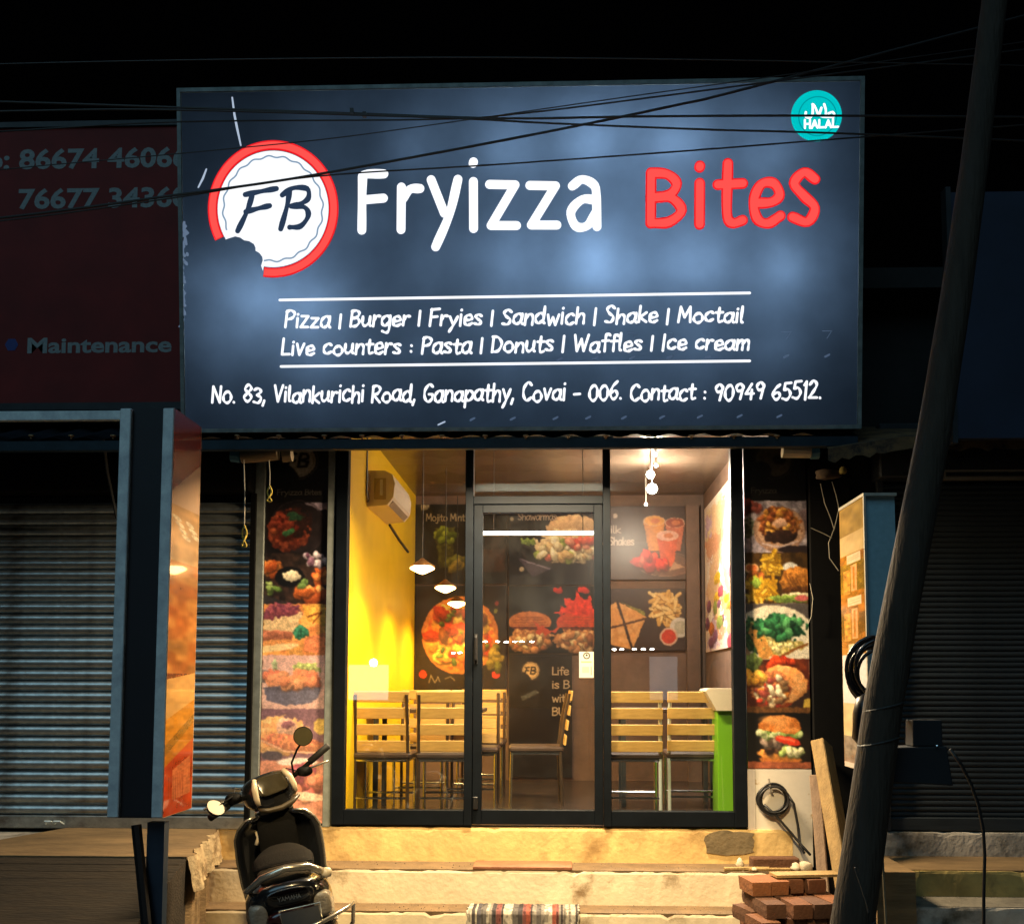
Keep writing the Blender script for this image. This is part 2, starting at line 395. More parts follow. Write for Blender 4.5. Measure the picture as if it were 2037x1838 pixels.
# ------------------------------------------------------------------ printed pictures: painted on a fine sheet, one colour per vertex
def vnoise(h, w_, cell, seed=0):
    r = np.random.default_rng(seed); gh, gw = int(h / cell) + 3, int(w_ / cell) + 3
    g = r.random((gh, gw)); y = np.arange(h) / cell; x = np.arange(w_) / cell
    yi, xi = y.astype(int), x.astype(int); fy, fx = y - yi, x - xi
    fy, fx = fy * fy * (3 - 2 * fy), fx * fx * (3 - 2 * fx)
    a = g[yi][:, xi]; b = g[yi][:, xi + 1]; c = g[yi + 1][:, xi]; d = g[yi + 1][:, xi + 1]
    fx = fx[None]; fy = fy[:, None]
    return (a * (1 - fx) + b * fx) * (1 - fy) + (c * (1 - fx) + d * fx) * fy
class Canvas:
    """x0..x1, y0..y1 are the picture's own units (y downwards); k cells per unit"""
    def __init__(s, x0, y0, x1, y1, k=.8, bg_=(0, 0, 0)):
        s.b = (x0, y0, x1, y1); s.k = k; s.w = max(3, int((x1 - x0) * k)); s.h = max(3, int((y1 - y0) * k))
        s.a = np.zeros((s.h, s.w, 3)); s.a[:] = s.c(bg_)
        s.X, s.Y = np.meshgrid(np.linspace(x0, x1, s.w), np.linspace(y0, y1, s.h)); s.n = 0
    def c(s, c):
        if isinstance(c, str): c = [int(c[i:i + 2], 16) / 255 for i in (0, 2, 4)]
        return np.array(c, float)
    def nz(s, cell): s.n += 1; return vnoise(s.h, s.w, max(1.2, cell * s.k), s.n * 13 + s.w)
    def blend(s, m, col, tex=0.0, cell=4, col2=None, mod=None, alpha=1.0):
        m = np.clip(m, 0, 1)[..., None] * alpha; col = s.c(col)
        cc = np.broadcast_to(col, s.a.shape).copy()
        if col2 is not None:
            t = np.clip((s.nz(cell) - .35) / .3, 0, 1)[..., None]; cc = cc * (1 - t) + s.c(col2) * t
        tex = tex * .6
        if tex: cc = cc * (1 + tex * (s.nz(cell) * 2 - 1) + tex * .6 * (s.nz(cell * .45) * 2 - 1))[..., None]
        if mod is not None: cc = cc * mod[..., None]
        s.a = s.a * (1 - m) + np.clip(cc, 0, 1) * m; return s
    def rect(s, x0, y0, x1, y1, col, **kw):
        e = .7 / s.k
        m = np.clip((s.X - x0) / e + .5, 0, 1) * np.clip((x1 - s.X) / e + .5, 0, 1) * np.clip((s.Y - y0) / e + .5, 0, 1) * np.clip((y1 - s.Y) / e + .5, 0, 1)
        return s.blend(m, col, **kw)
    def ell(s, cx, cy, rx, ry, col, rot=0, edge=0.0, soft=1.0, cut=None, ecell=6, **kw):
        q = math.radians(rot); dx, dy = s.X - cx, s.Y - cy
        u = (dx * math.cos(q) + dy * math.sin(q)) / rx; v = (-dx * math.sin(q) + dy * math.cos(q)) / ry
        d = np.sqrt(u * u + v * v)
        if edge: d = d + edge * (s.nz(ecell) - .5) * 2
        m = np.clip((1 - d) * min(rx, ry) * s.k / soft + .5, 0, 1)
        if cut is not None: m = m * cut(s.X, s.Y)
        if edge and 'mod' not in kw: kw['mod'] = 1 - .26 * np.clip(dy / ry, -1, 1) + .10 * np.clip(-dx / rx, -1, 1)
        return s.blend(m, col, **kw)
    def ring(s, cx, cy, r, wd, col, ry=None, **kw):
        ry = ry or r; d = np.sqrt(((s.X - cx) / r) ** 2 + ((s.Y - cy) / ry) ** 2) * r
        return s.blend(np.clip((wd / 2 - np.abs(d - r)) * s.k + .5, 0, 1), col, **kw)
    def poly(s, pts, col, edge=0.0, ecell=6, **kw):
        X, Y = s.X, s.Y
        if edge: X = X + edge * (s.nz(ecell) - .5) * 2; Y = Y + edge * (s.nz(ecell) - .5) * 2
        ins = np.zeros(s.X.shape, bool); n = len(pts)
        for i in range(n):
            (xa, ya), (xb, yb) = pts[i], pts[(i + 1) % n]
            if ya == yb: continue
            c = ((ya > Y) != (yb > Y)) & (X < (xb - xa) * (Y - ya) / (yb - ya) + xa); ins ^= c
        return s.blend(ins.astype(float), col, **kw)
    def line(s, pts, wd, col, **kw):
        d = np.full(s.X.shape, 1e9)
        for (xa, ya), (xb, yb) in zip(pts[:-1], pts[1:]):
            L = (xb - xa) ** 2 + (yb - ya) ** 2 + 1e-9
            t = np.clip(((s.X - xa) * (xb - xa) + (s.Y - ya) * (yb - ya)) / L, 0, 1)
            d = np.minimum(d, np.hypot(s.X - xa - t * (xb - xa), s.Y - ya - t * (yb - ya)))
        return s.blend(np.clip((wd / 2 - d) * s.k + .5, 0, 1), col, **kw)
    def bits(s, n, cx, cy, rx, ry, size, cols, asp=(1, 1.8), seed=1, tex=.2, full=False):
        r = np.random.default_rng(seed)
        for _ in range(n):
            q = r.uniform(0, 6.28); d = math.sqrt(r.random()) if not full else r.random()
            sz = r.uniform(*size)
            x, y, a, ro = cx + rx * d * math.cos(q), cy + ry * d * math.sin(q), sz * r.uniform(*asp), r.uniform(0, 180); col = s.c(cols[r.integers(len(cols))])
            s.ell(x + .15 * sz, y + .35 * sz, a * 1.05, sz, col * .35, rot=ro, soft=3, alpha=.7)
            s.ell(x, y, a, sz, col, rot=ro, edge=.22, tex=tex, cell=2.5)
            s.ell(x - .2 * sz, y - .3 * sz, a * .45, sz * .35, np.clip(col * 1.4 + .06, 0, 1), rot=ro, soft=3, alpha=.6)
        return s
    def text(s, txt, x, y, xh, wd, col, width=None, font=GL, **kw):
        if not getattr(s, 'now', False): s.q = getattr(s, 'q', []) + [(txt, x, y, xh, wd, col, width, font)]; return s
        st, W = text_strokes(txt, font, **kw); u = xh / 10; ux = (width / W) if width else u
        for p in st: s.line([(x + q[0] * ux, y - q[1] * u) for q in p], wd, col)
        return s
    def photo(s, amp=1.1, cell=7, tex=.07, blur=2):
        """soften the drawn outlines into something like a photograph: wander, blur, mottling"""
        dx, dy = ((s.nz(cell) - .5) * 2 * amp + (s.nz(cell * .4) - .5) * amp) * s.k, ((s.nz(cell) - .5) * 2 * amp + (s.nz(cell * .4) - .5) * amp) * s.k
        yy, xx = np.mgrid[0:s.h, 0:s.w]
        s.a = s.a[np.clip((yy + dy).round().astype(int), 0, s.h - 1), np.clip((xx + dx).round().astype(int), 0, s.w - 1)]
        for _ in range(blur):
            p = np.pad(s.a, ((1, 1), (1, 1), (0, 0)), 'edge')
            s.a = (p[:-2, 1:-1] + p[2:, 1:-1] + p[1:-1, :-2] + p[1:-1, 2:] + 3 * s.a) / 7
        s.a = np.clip(s.a * (1 + tex * (s.nz(5) * 2 - 1) + tex * (s.nz(2.2) * 2 - 1))[..., None], 0, 1); return s
    def flush(s):
        s.now = True
        for q in getattr(s, 'q', []): s.text(*q)
        s.q = []; return s
    def grain(s, amp=.05):
        s.a = s.a * (1 + amp * (np.random.default_rng(3).random((s.h, s.w, 1)) * 2 - 1)); return s
def sheet(name, cv, tl, tr, bl, br, mat, parent=None, sat=1.0, **kw):
    """the painted canvas as a flat printed sheet spanned by four corner points"""
    cv.flush(); tl, tr, bl, br = (np.array(p, float) for p in (tl, tr, bl, br))
    u = np.linspace(0, 1, cv.w)[None, :, None]; v = np.linspace(0, 1, cv.h)[:, None, None]
    V = ((tl * (1 - u) + tr * u) * (1 - v) + (bl * (1 - u) + br * u) * v).reshape(-1, 3)
    i = np.arange((cv.h - 1) * cv.w).reshape(cv.h - 1, cv.w)[:, :-1].ravel()
    Fq = np.stack([i, i + cv.w, i + cv.w + 1, i + 1], 1)
    return mesh_np(name, V, Fq, mat, parent, cols=srgb_arr((cv.a * sat + cv.a.mean(2, keepdims=True) * (1 - sat)).reshape(-1, 3)), **kw)
# ================================================================== MATERIALS
ALU = M('dark_aluminium', (.004, .006, .009), .5, .0, .3, 9, spec=.10)
BLACK = M('black_plastic', (.008, .008, .009), .4, 0, .3, 20)
GREYSTRIP = M('pilaster_paint', (.20, .22, .20), .7, 0, .35, 14, spots=((.16, .10, .04), 3.0, .60, .72))
CREAM = M('cream_riser_paint', (.78, .66, .47), .75, 0, .20, 4, .14, 34, spots=((.24, .16, .08), 2.8, .58, .72))
TREAD = M('dirty_concrete', (.15, .095, .045), .85, 0, .4, 7, .3, 40, spots=((.12, .08, .045), 4, .5, .7))
GREYCEM = M('grey_cement', (.20, .18, .14), .9, 0, .4, 9, .4, 30)
BROWNCEM = M('brown_cement', (.21, .135, .06), .9, 0, .45, 5, .4, 26, stretch=(.5, 1, 3))
PALECEM = M('pale_cement', (.42, .38, .32), .9, 0, .45, 4, .35, 26, spots=((.10, .08, .05), 3.4, .5, .68))
YELCEM = M('yellow_cement', (.40, .30, .10), .9, 0, .4, 4, .3, 26, spots=((.10, .08, .04), 3.0, .52, .7))
GALV = M('galvanised_steel', (.72, .84, .92), .45, .15, .35, 10, stretch=(1, 1, 1), spots=((.10, .09, .08), 6, .62, .8))
STEEL = M('chrome_tube', (.75, .78, .80), .18, 1.0, .1, 10)
DARKMETAL = M('dark_painted_steel', (.03, .035, .04), .55, .3, .4, 8)
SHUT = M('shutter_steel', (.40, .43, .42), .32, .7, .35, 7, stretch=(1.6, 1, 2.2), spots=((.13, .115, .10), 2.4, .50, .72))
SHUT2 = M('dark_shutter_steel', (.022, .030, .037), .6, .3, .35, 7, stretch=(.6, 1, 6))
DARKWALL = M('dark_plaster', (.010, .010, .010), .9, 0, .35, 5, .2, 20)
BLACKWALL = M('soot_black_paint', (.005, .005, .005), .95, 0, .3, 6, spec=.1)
ASPHALT = M('asphalt', (.05, .048, .045), .9, 0, .35, 6, .4, 60)
YELLOW = M('yellow_wall_paint', (.84, .53, .004), .5, 0, .10, 4, .05, 20, spots=((.30, .19, .01), 5, .70, .76))
BROWNWALL = M('brown_wall_paint', (.15, .095, .07), .65, 0, .25, 6, .1, 30)
DARKBROWN = M('dark_brown_panel', (.035, .024, .02), .5, 0, .3, 6)
CEILING = M('taupe_ceiling_paint', (.13, .095, .07), .26, 0, .2, 4)
FLOORM = M('brown_floor_tile', (.035, .024, .018), .25, 0, .3, 6)
WOOD = M('slat_wood', (.60, .37, .11), .38, 0, .25, 9, .1, 40, stretch=(1, 6, 6))
DARKWOOD = M('dark_seat', (.05, .03, .022), .4, 0, .3, 8)
WHITE = M('white_plastic', (.75, .74, .70), .45, 0, .06, 6)
RUBBER = M('rubber', (.012, .012, .012), .7, 0, .3, 20)
CABLE = M('cable_black', (.006, .006, .007), .5, 0, .2, 20)

# ================================================================== SETTING
mk('street', MB().quad((-60, -60, 0), (60, -60, 0), (60, 60, 0), (-60, 60, 0)), ASPHALT, kind='structure')
ZF = 0.62
XL, XR, YB, ZCE = -1.455, 1.40, 3.30, 3.42
def px_x(px, Y=0.0, py=1300): return at(px, py, Y).x
def px_z(py, Y=0.0, px=1080): return at(px, py, Y).z

# the building: one long single-storey row of shops
shop = empty('snack_shop', (0, 2, 0), 'small single room snack shop with yellow side wall behind the glass front', 'shop')
mk('floor', MB().span((XL - .1, .04, .2), (XR + .1, YB + .15, ZF)), FLOORM, shop)
mk('yellow_wall', MB().span((XL - .12, .045, ZF), (XL, YB, ZCE)), YELLOW, shop)
mk('right_wall', MB().span((XR, .045, ZF), (XR + .12, YB, ZCE)), BROWNWALL, shop)
mk('back_wall', MB().span((XL - .12, YB, ZF), (XR + .12, YB + .15, ZCE)), BROWNWALL, shop)
mk('ceiling', MB().span((XL - .12, .045, ZCE), (XR + .12, YB + .15, ZCE + .12)), CEILING, shop)
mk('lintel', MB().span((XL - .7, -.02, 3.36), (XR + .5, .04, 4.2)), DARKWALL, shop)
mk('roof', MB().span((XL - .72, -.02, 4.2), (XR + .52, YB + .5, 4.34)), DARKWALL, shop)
# left neighbour
lsh = empty('shuttered_shop', (-4, 2, 0), 'closed shop with ribbed steel shutter under a red board', 'shop')
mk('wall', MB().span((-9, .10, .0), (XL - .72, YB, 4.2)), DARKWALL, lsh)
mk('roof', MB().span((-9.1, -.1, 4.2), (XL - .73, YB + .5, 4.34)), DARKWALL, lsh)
rsh = empty('shuttered_shop', (4, 2, 0), 'closed dark shop with fine ribbed shutter behind the leaning pole', 'shop')
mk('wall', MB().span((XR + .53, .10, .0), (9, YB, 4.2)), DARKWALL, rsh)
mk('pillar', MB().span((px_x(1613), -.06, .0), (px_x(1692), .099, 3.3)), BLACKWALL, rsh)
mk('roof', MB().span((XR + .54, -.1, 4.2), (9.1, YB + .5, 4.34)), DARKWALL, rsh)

# entrance steps
st = empty('entrance_steps', (0, -.3, 0), 'three cream painted concrete steps below the glass shopfront', 'steps')
SX0, SX1 = -2.40, 1.50
def ragged(x0, x1, y, z0, z1, mat, name, parent, seed, dy=.006, ends=0.0):
    """a riser whose top edge is worn: many short columns, each a little different"""
    r = random.Random(seed); n = 90; vs, fs = [], []
    for i in range(n + 1):
        x = x0 + (x1 - x0) * i / n; a = r.uniform(-1, 1); big = (-.018 if r.random() < .05 else 0)
        for zz, yy in ((z0, 0), (z1 - .02 + big, a * dy * .3), (z1 - .004 + big * .6 + a * .0015, a * dy * .6 + .004), (z1 - .001, .05)):
            vs.append((x, y + yy, zz))
    for i in range(n):
        for k in range(3): fs.append((i * 4 + k, i * 4 + 4 + k, i * 4 + 5 + k, i * 4 + 1 + k))
    mb = MB().add(vs, fs); return mk(name, mb, mat, parent)
Y1, Y2, Y3 = -.03, -.32, -.545
Z1, Z2 = .393, .181
ragged(SX0, SX1, Y1, Z1 - .02, ZF - .006, M('ochre_riser_paint', (.70, .48, .19), .75, 0, .3, 4, .2, 30, spots=((.26, .15, .05), 2.4, .52, .75)), 'riser', st, 1)
mk('tread', MB().span((SX0, Y2 + .004, Z1 - .05), (SX1, Y1 + .06, Z1)), TREAD, st)
ragged(SX0, SX1, Y2, Z2 - .02, Z1 - .002, CREAM, 'riser', st, 2)
mk('tread', MB().span((SX0, Y3 + .004, Z2 - .05), (SX1, Y2 + .06, Z2)), TREAD, st)
ragged(SX0, SX1, Y3, 0.0, Z2 - .002, CREAM, 'riser', st, 3)
# cement patch at the right end of the top riser, and the white base under the right picture column
p0, p1 = at(1402, 1652, Y1 - .02), at(1506, 1702, Y1 - .02)
r = random.Random(4); pts = []
for i in range(26):
    q = 2 * math.pi * i / 26; c, s_ = math.cos(q), math.sin(q)
    e = (abs(c) ** 4 + abs(s_) ** 4) ** -.25
    pts.append(((p0.x + p1.x) / 2 + (p1.x - p0.x) / 2 * c * e * r.uniform(.84, 1.06), Y1 - .0075, (p0.z + p1.z) / 2 + (p0.z - p1.z) / 2 * s_ * e * r.uniform(.88, 1.04)))
mk('cement_patch', MB().prism(pts, (0, .03, 0)), M('dark_cement_patch', (.16, .12, .065), .9, 0, .4, 9, .3, 30), st)

# left platform in front of the shutter, broken along its right end
plat = empty('platform', (-3.6, -.6, 0), 'brown concrete platform with broken right end before the left shutter', 'platform')
r = random.Random(5); edge = []
for i in range(22):
    t = i / 21; edge.append((-2.30 + .23 * t + r.uniform(-.025, .025), -.02 - 1.13 * t))
def side_poly(z): return [(-3.30, -.02), *[e for e in edge], (-3.62, -1.15)]
body = [(x, y, .02) for x, y in side_poly(0)]
mk('slab', MB().prism(body, (0, 0, .575)), BROWNCEM, plat)
jag = MB(); vs, fs = [], []; nz_ = vnoise(9, 22, 2.2, 4) + .6 * vnoise(9, 22, 1.2, 5)
for a in range(22):
    for b in range(9):
        t = b / 8; vs.append((edge[a][0] + .006 + .035 * t ** .7 + .020 * (nz_[b, a] - .8) * (.35 + t), edge[a][1] - (.012 if a == 21 else 0), .596 - .19 * t))
for a in range(21):
    for b in range(8): fs.append((a * 9 + b, a * 9 + 9 + b, a * 9 + 10 + b, a * 9 + 1 + b))
jag.add(vs, fs)
mk('broken_edge', jag, M('pale_broken_plaster', (.42, .32, .18), .9, 0, .4, 12, .6, 40, spots=((.14, .08, .03), 4, .5, .66)), plat)
mk('apron', MB().prism([(-7, -.02, .02), (-3.31, -.02, .02), (-3.63, -1.15, .02), (-3.7, -1.5, .02), (-7, -1.5, .02)], (0, 0, .545)), PALECEM, plat)
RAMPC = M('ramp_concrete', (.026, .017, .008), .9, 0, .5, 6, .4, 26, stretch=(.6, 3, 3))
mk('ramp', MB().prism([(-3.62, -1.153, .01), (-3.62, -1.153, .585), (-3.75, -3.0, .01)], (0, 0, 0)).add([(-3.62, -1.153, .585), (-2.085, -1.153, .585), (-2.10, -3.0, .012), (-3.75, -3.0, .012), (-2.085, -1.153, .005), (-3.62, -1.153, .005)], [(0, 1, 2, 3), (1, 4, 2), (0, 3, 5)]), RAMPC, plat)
rg = MB()
for i in range(22):
    y = -1.22 - .078 * i; z = .585 * (1 - (-y - 1.153) / 1.847) + .003; xa, xb = -3.66, -2.10
    rg.box(((xa + xb) / 2, y, z - .004), (xb - xa, .012, .007), Matrix.Rotation(.307, 3, 'X'))
mk('ramp_rib', rg, RAMPC, plat, kind='stuff')
# right neighbour's steps
rst = empty('side_steps', (4, -.6, 0), 'worn grey and yellow steps in front of the dark right shutter', 'steps')
for k, (ya, za, zb, mt) in enumerate(((-.05, .455, ZF - .012, PALECEM), (-.56, .30, .453, YELCEM), (-.85, .19, .298, PALECEM), (-1.15, .0, .188, BROWNCEM))):
    ragged(2.0, 8, ya, za, zb, mt, 'riser', rst, 11 + k, .012)
    if k < 3:
        ynext = (-.56, -.85, -1.15)[k]
        mk('tread', MB().span((2.0, ynext + .012, za - .06), (8, ya + .06, za - .001)), GREYCEM if k else BROWNCEM, rst)
mk('cheek', MB().span((1.78, -.9, .0), (1.999, -.0, .50)), BROWNCEM, rst)

# ================================================================== SHUTTERS
def slat_mb(wd, pitch, bulge):
    prof = [(0, 0), (-bulge * .55, .10), (-bulge, .34), (-bulge * .92, .58), (-bulge * .45, .82), (.004, .90), (.004, 1.0)]
    vs, fs = [], []
    for x in (-wd / 2, wd / 2):
        for y, z in prof: vs.append((x, y, z * pitch))
    n = len(prof)
    for i in range(n - 1): fs.append((i, n + i, n + i + 1, i + 1))
    return MB().add(vs, fs)
SJ = random.Random(31)
def shutter(x0, x1, y, z0, z1, pitch, mat, hood_mat, label, bulge):
    t = empty('rolling_shutter', ((x0 + x1) / 2, y, z0), label, 'shutter', None)
    mb = slat_mb(x1 - x0, pitch, bulge); mb.v = [(v[0] + (x0 + x1) / 2, v[1] + y, v[2] + z0 + .085) for v in mb.v]
    first = mk('slat', mb, mat, t, smooth='auto'); n = int((z1 - z0 - .085) / pitch)
    o0 = ORIGIN[first.name]
    for k in range(1, n): again(first, 'slat', o0 + Vector((0, SJ.uniform(-.0025, .0025), k * pitch + SJ.uniform(-.0015, .0015))), t).rotation_euler = (SJ.uniform(-.03, .03), 0, SJ.uniform(-.0007, .0007))
    mk('bottom_bar', MB().span((x0, y - .03, z0), (x1, y + .012, z0 + .084), .006), mat, t)
    mk('hood', MB().span((x0 - .05, y - .16, z1 - .0), (x1 + .02, y + .05, z1 + .36), .01), hood_mat, t)
    mk('guide_rail', MB().span((x1 + .001, y - .05, z0), (x1 + .035, y + .03, z1)), hood_mat, t)
    mk('guide_rail', MB().span((x0 - .035, y - .05, z0), (x0 - .001, y + .03, z1)), hood_mat, t)
    return t
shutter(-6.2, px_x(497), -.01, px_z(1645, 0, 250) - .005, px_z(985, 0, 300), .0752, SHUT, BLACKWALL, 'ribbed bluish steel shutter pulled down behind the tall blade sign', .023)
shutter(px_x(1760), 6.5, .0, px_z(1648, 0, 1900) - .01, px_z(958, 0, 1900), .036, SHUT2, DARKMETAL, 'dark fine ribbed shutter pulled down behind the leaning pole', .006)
hx = at(1875, 950, -.2)
tag(mk('hood_rail', MB().span((hx.x, -.21, px_z(958, -.2)), (6.5, -.17, px_z(953, -.2))).span((hx.x, -.21, px_z(943, -.2)), (6.5, -.17, px_z(939, -.2))).span((hx.x, -.208, px_z(953, -.2)), (hx.x + .02, -.172, px_z(943, -.2))),
       M('dull_rail', (.22, .20, .16), .7, .2)), 'thin dull metal rail across the top of the dark right shutter', 'rail')

# ================================================================== CANOPY under the signs
can = empty('canopy', (0, -.4, 3.0), 'dark corrugated metal awning sheet under the lit sign', 'awning')
vs, fs = [], []; X0, X1, nx = -6.5, 1.78, 560
for i in range(nx + 1):
    x = X0 + (X1 - X0) * i / nx; dz = .014 * math.sin(2 * math.pi * x / .20)
    vs += [(x, -.742, 3.055 + dz * .7), (x, .0, 3.34 + dz)]
for i in range(nx): fs.append((2 * i, 2 * i + 2, 2 * i + 3, 2 * i + 1))
mk('sheet', MB().add(vs, fs), M('dark_blue_sheet', (.008, .012, .018), .85, 0, .4, 5, spec=.1), can, smooth=True)
zpa, zpb = px_z(893, -.72), px_z(873, -.72)
mk('purlin', MB().span((X0, -.745, zpa), (X1, -.695, zpb), .003), M('blue_purlin', (.012, .028, .042), .5, .4, .4, 7), can)
mk('tube_housing', MB().span((-.62, -.59, 3.05), (.32, -.50, 3.09)).span((-.62, -.513, 3.026), (.32, -.503, 3.05)), DARKMETAL, can)  # inner lip added to keep the tube's reflection out of the glass
b0 = None; BOLTM = M('rusty_bolt', (.35, .22, .11), .6, .5, .4, 30)
for px in (62, 142, 225, 472, 555, 645, 720, 800, 880, 965, 1046, 1130, 1205, 1290, 1375, 1460, 1545):
    p = at(px, 868, -.747)
    if b0 is None:
        b0 = mk('bolt', MB().lathe([(0, .010), (.016, .008), (.019, 0), (.007, -.003), (.007, -.016), (0, -.016)], 8, p), BOLTM, can)
    else: again(b0, 'bolt', p - Vector((0, 0, .016)), can)
mk('bracket', MB().tube([at(205, 868, -.5), at(214, 940, -.3), at(232, 1030, -.12)], .010, 6), DARKMETAL, can)

# ================================================================== MAIN SIGN, a backlit box that leans out over the canopy
YST = -.985
B = (at(363, 860, -.75) + at(1711, 852, -.75)) / 2; T = (at(341, 180, YST) + at(1713, 155, YST)) / 2
SU = (at(1711, 852, -.75) - at(363, 860, -.75)).normalized(); SW = (at(1711, 852, -.75) - at(363, 860, -.75)).length
SV = (T - B); SV = (SV - SU * SV.dot(SU)); SH = SV.length; SV.normalize(); SN = SU.cross(SV)
if SN.y > 0: SN = -SN
SO = B - SU * (SW / 2)
def sp(u, v, h=0.0): return SO + SU * u + SV * v + SN * h
def suv(px, py):
    p = atp(px, py, SO, SN) - SO; return p.dot(SU), p.dot(SV)
sign = empty('backlit_sign', (0, -.8, 3.03), 'large backlit dark blue shop sign reading Fryizza Bites above the glass front', 'sign')
def translucent(name, col, var=.18, scale=3.0):
    mt = bpy.data.materials.new(name); mt.use_nodes = True; n, l = mt.node_tree.nodes, mt.node_tree.links; n.clear()
    o = n.new('ShaderNodeOutputMaterial'); mx = n.new('ShaderNodeMixShader'); t = n.new('ShaderNodeBsdfTranslucent'); d = n.new('ShaderNodeBsdfPrincipled')
    tc = n.new('ShaderNodeTexCoord'); nz = n.new('ShaderNodeTexNoise'); nz.inputs['Scale'].default_value = scale; nz.inputs['Detail'].default_value = 7
    l.new(tc.outputs['Object'], nz.inputs[0]); rp = n.new('ShaderNodeValToRGB')
    rp.color_ramp.elements[0].position = .3; rp.color_ramp.elements[1].position = .7
    rp.color_ramp.elements[0].color = tuple(c * (1 - var) for c in col) + (1,); rp.color_ramp.elements[1].color = tuple(c * (1 + var) for c in col) + (1,)
    l.new(nz.outputs[0], rp.inputs[0]); l.new(rp.outputs[0], t.inputs[0])
    d.inputs['Base Color'].default_value = (.012, .018, .03, 1); d.inputs['Roughness'].default_value = .45
    mx.inputs[0].default_value = .25; l.new(t.outputs[0], mx.inputs[1]); l.new(d.outputs[0], mx.inputs[2]); l.new(mx.outputs[0], o.inputs[0])
    return mt
mk('face', MB().quad(sp(.02, .02), sp(SW - .02, .02), sp(SW - .02, SH - .02), sp(.02, SH - .02)), translucent('navy_flex', (.118, .178, .27)), sign)
bx = MB(); D_ = -.34
bx.quad(sp(0, 0, D_), sp(SW, 0, D_), sp(SW, SH, D_), sp(0, SH, D_))
for a, b in (((0, 0), (SW, 0)), ((SW, 0), (SW, SH)), ((SW, SH), (0, SH)), ((0, SH), (0, 0))):
    bx.quad(sp(*a, D_), sp(*b, D_), sp(*b, -.012), sp(*a, -.012))
mk('box', bx, M('sign_box_grey', (.07, .075, .08), .7, 0, .2, 3), sign)
FRM = M('sign_frame_steel', (.24, .29, .29), .5, .4, .4, 12)
ft = .019
for (u0, v0, u1, v1) in ((-.004, -.004, SW + .004, ft), (-.004, SH - ft, SW + .004, SH + .004), (-.004, ft, ft, SH - ft), (SW - ft, ft, SW + .004, SH - ft)):
    p = [sp(u0, v0, -.012), sp(u1, v0, -.012), sp(u1, v1, -.012), sp(u0, v1, -.012)]
    mk('frame_bar', MB().prism(p, SN * .028), FRM, sign)
# lamps inside the box (photo pixel of each bright patch, watts)
TUBES = [(450, 255, .15), (620, 270, .35), (830, 290, .65), (1010, 290, 1.0), (1180, 285, 1.25), (1350, 290, 1.3), (1530, 300, .9),
         (400, 560, .5), (520, 590, 1.25), (620, 615, 1.1), (700, 440, .55), (860, 520, .55), (1010, 525, 1.05), (1190, 515, 1.7), (1380, 515, 1.3), (1560, 530, 1.15), (1660, 540, .2),
         (430, 690, .4), (640, 700, .65), (830, 695, .5), (1010, 695, .6), (1190, 695, .55), (1370, 695, .6), (1540, 690, .55),
         (640, 800, .2), (1060, 790, .2), (1300, 790, .2)]
for px, py, e in TUBES:
    u_, v_ = suv(px, py)
    lamp('sign_lamp', 'POINT', sp(u_, v_, -.25), None, (e ** 1.95) * 2.7, (.80, .91, 1.0), shadow_soft_size=.03)

WH = E('lit_white_print', (.93, .955, 1.0), 1.25)
RD = E('lit_red_print', (1.0, .085, .075), 1.05)
RDH = E('lit_red_edge', (.95, .012, .02), .95)
NAVY = translucent('navy_print', (.02, .03, .06))
def strokes_on_sign(name, strokes, wd, mat, h0, fmap, parent=sign, taper=.10, dh=.00012, **kw):
    mb = MB(); h = h0
    for st_ in strokes:
        P = [np.array(fmap(q)) for q in st_]
        keep = [P[0]] + [P[i] for i in range(1, len(P)) if np.linalg.norm(P[i] - P[i - 1]) > 1e-5]
        if len(keep) < 2: keep.append(keep[0] + np.array([.0005, 0]))
        L, R_ = ribbon(keep, wd, 5, taper)
        vs = []; fs = []
        for a, b in zip(L, R_): vs += [sp(a[0], a[1], h), sp(b[0], b[1], h)]
        for i in range(len(L) - 1): fs.append((2 * i, 2 * i + 2, 2 * i + 3, 2 * i + 1))
        mb.add(vs, fs); h += dh
    return mk(name, mb, mat, parent, **kw)
def sign_text(txt, start, end, xh_px, wd_px, mat, h, font=GL, name='lettering', cap=1.0, **kw):
    a, b = np.array(suv(*start)), np.array(suv(*end)); m_ = SW / 1370.0
    st_, W = text_strokes(txt, font, rng=np.random.default_rng(len(txt)), **kw)
    d = (b - a) / W; n_ = np.array([-d[1], d[0]]); n_ /= np.linalg.norm(n_); uy = xh_px * m_ / 10
    return strokes_on_sign(name, st_, wd_px * m_, mat, h, lambda q: a + d * q[0] + n_ * q[1] * uy * cap, taper=.24 if wd_px < 6 else .06)
sign_text('Fryizza', (712, 459), (1208, 452), 91, 18.0, WH, .006, BIG, tight=-1.3)
sign_text('Bites', (1285, 449), (1642, 444), 88, 21.5, RDH, .006, BIG, tight=-1.9)
sign_text('Bites', (1285, 449), (1642, 444), 88, 15.5, RD, .009, BIG, tight=-1.9)
TAP = .26
sign_text('Pizza | Burger | Fryies | Sandwich | Shake | Moctail', (566, 652), (1480, 641), 20, 5.2, WH, .006, jitter=1.1, slant=.10, tight=-.9)
sign_text('Live counters : Pasta | Donuts | Waffles | Ice cream', (559, 707), (1492, 695), 20, 5.2, WH, .006, jitter=1.1, slant=.10, tight=-.9)
sign_text('No. 83, Vilankurichi Road, Ganapathy, Covai - 006. Contact : 90949 65512.', (421, 801), (1635, 795), 21, 5.0, WH, .006, jitter=1.1, slant=.08, tight=-.8)
for a, b in (((557, 597.6), (1491, 583.6)), ((559.5, 729.6), (1491, 718.5))):
    strokes_on_sign('rule_line', [[suv(*a), suv(*b)]], 5.2 * SW / 1370, WH, .006, lambda q: q, taper=0)
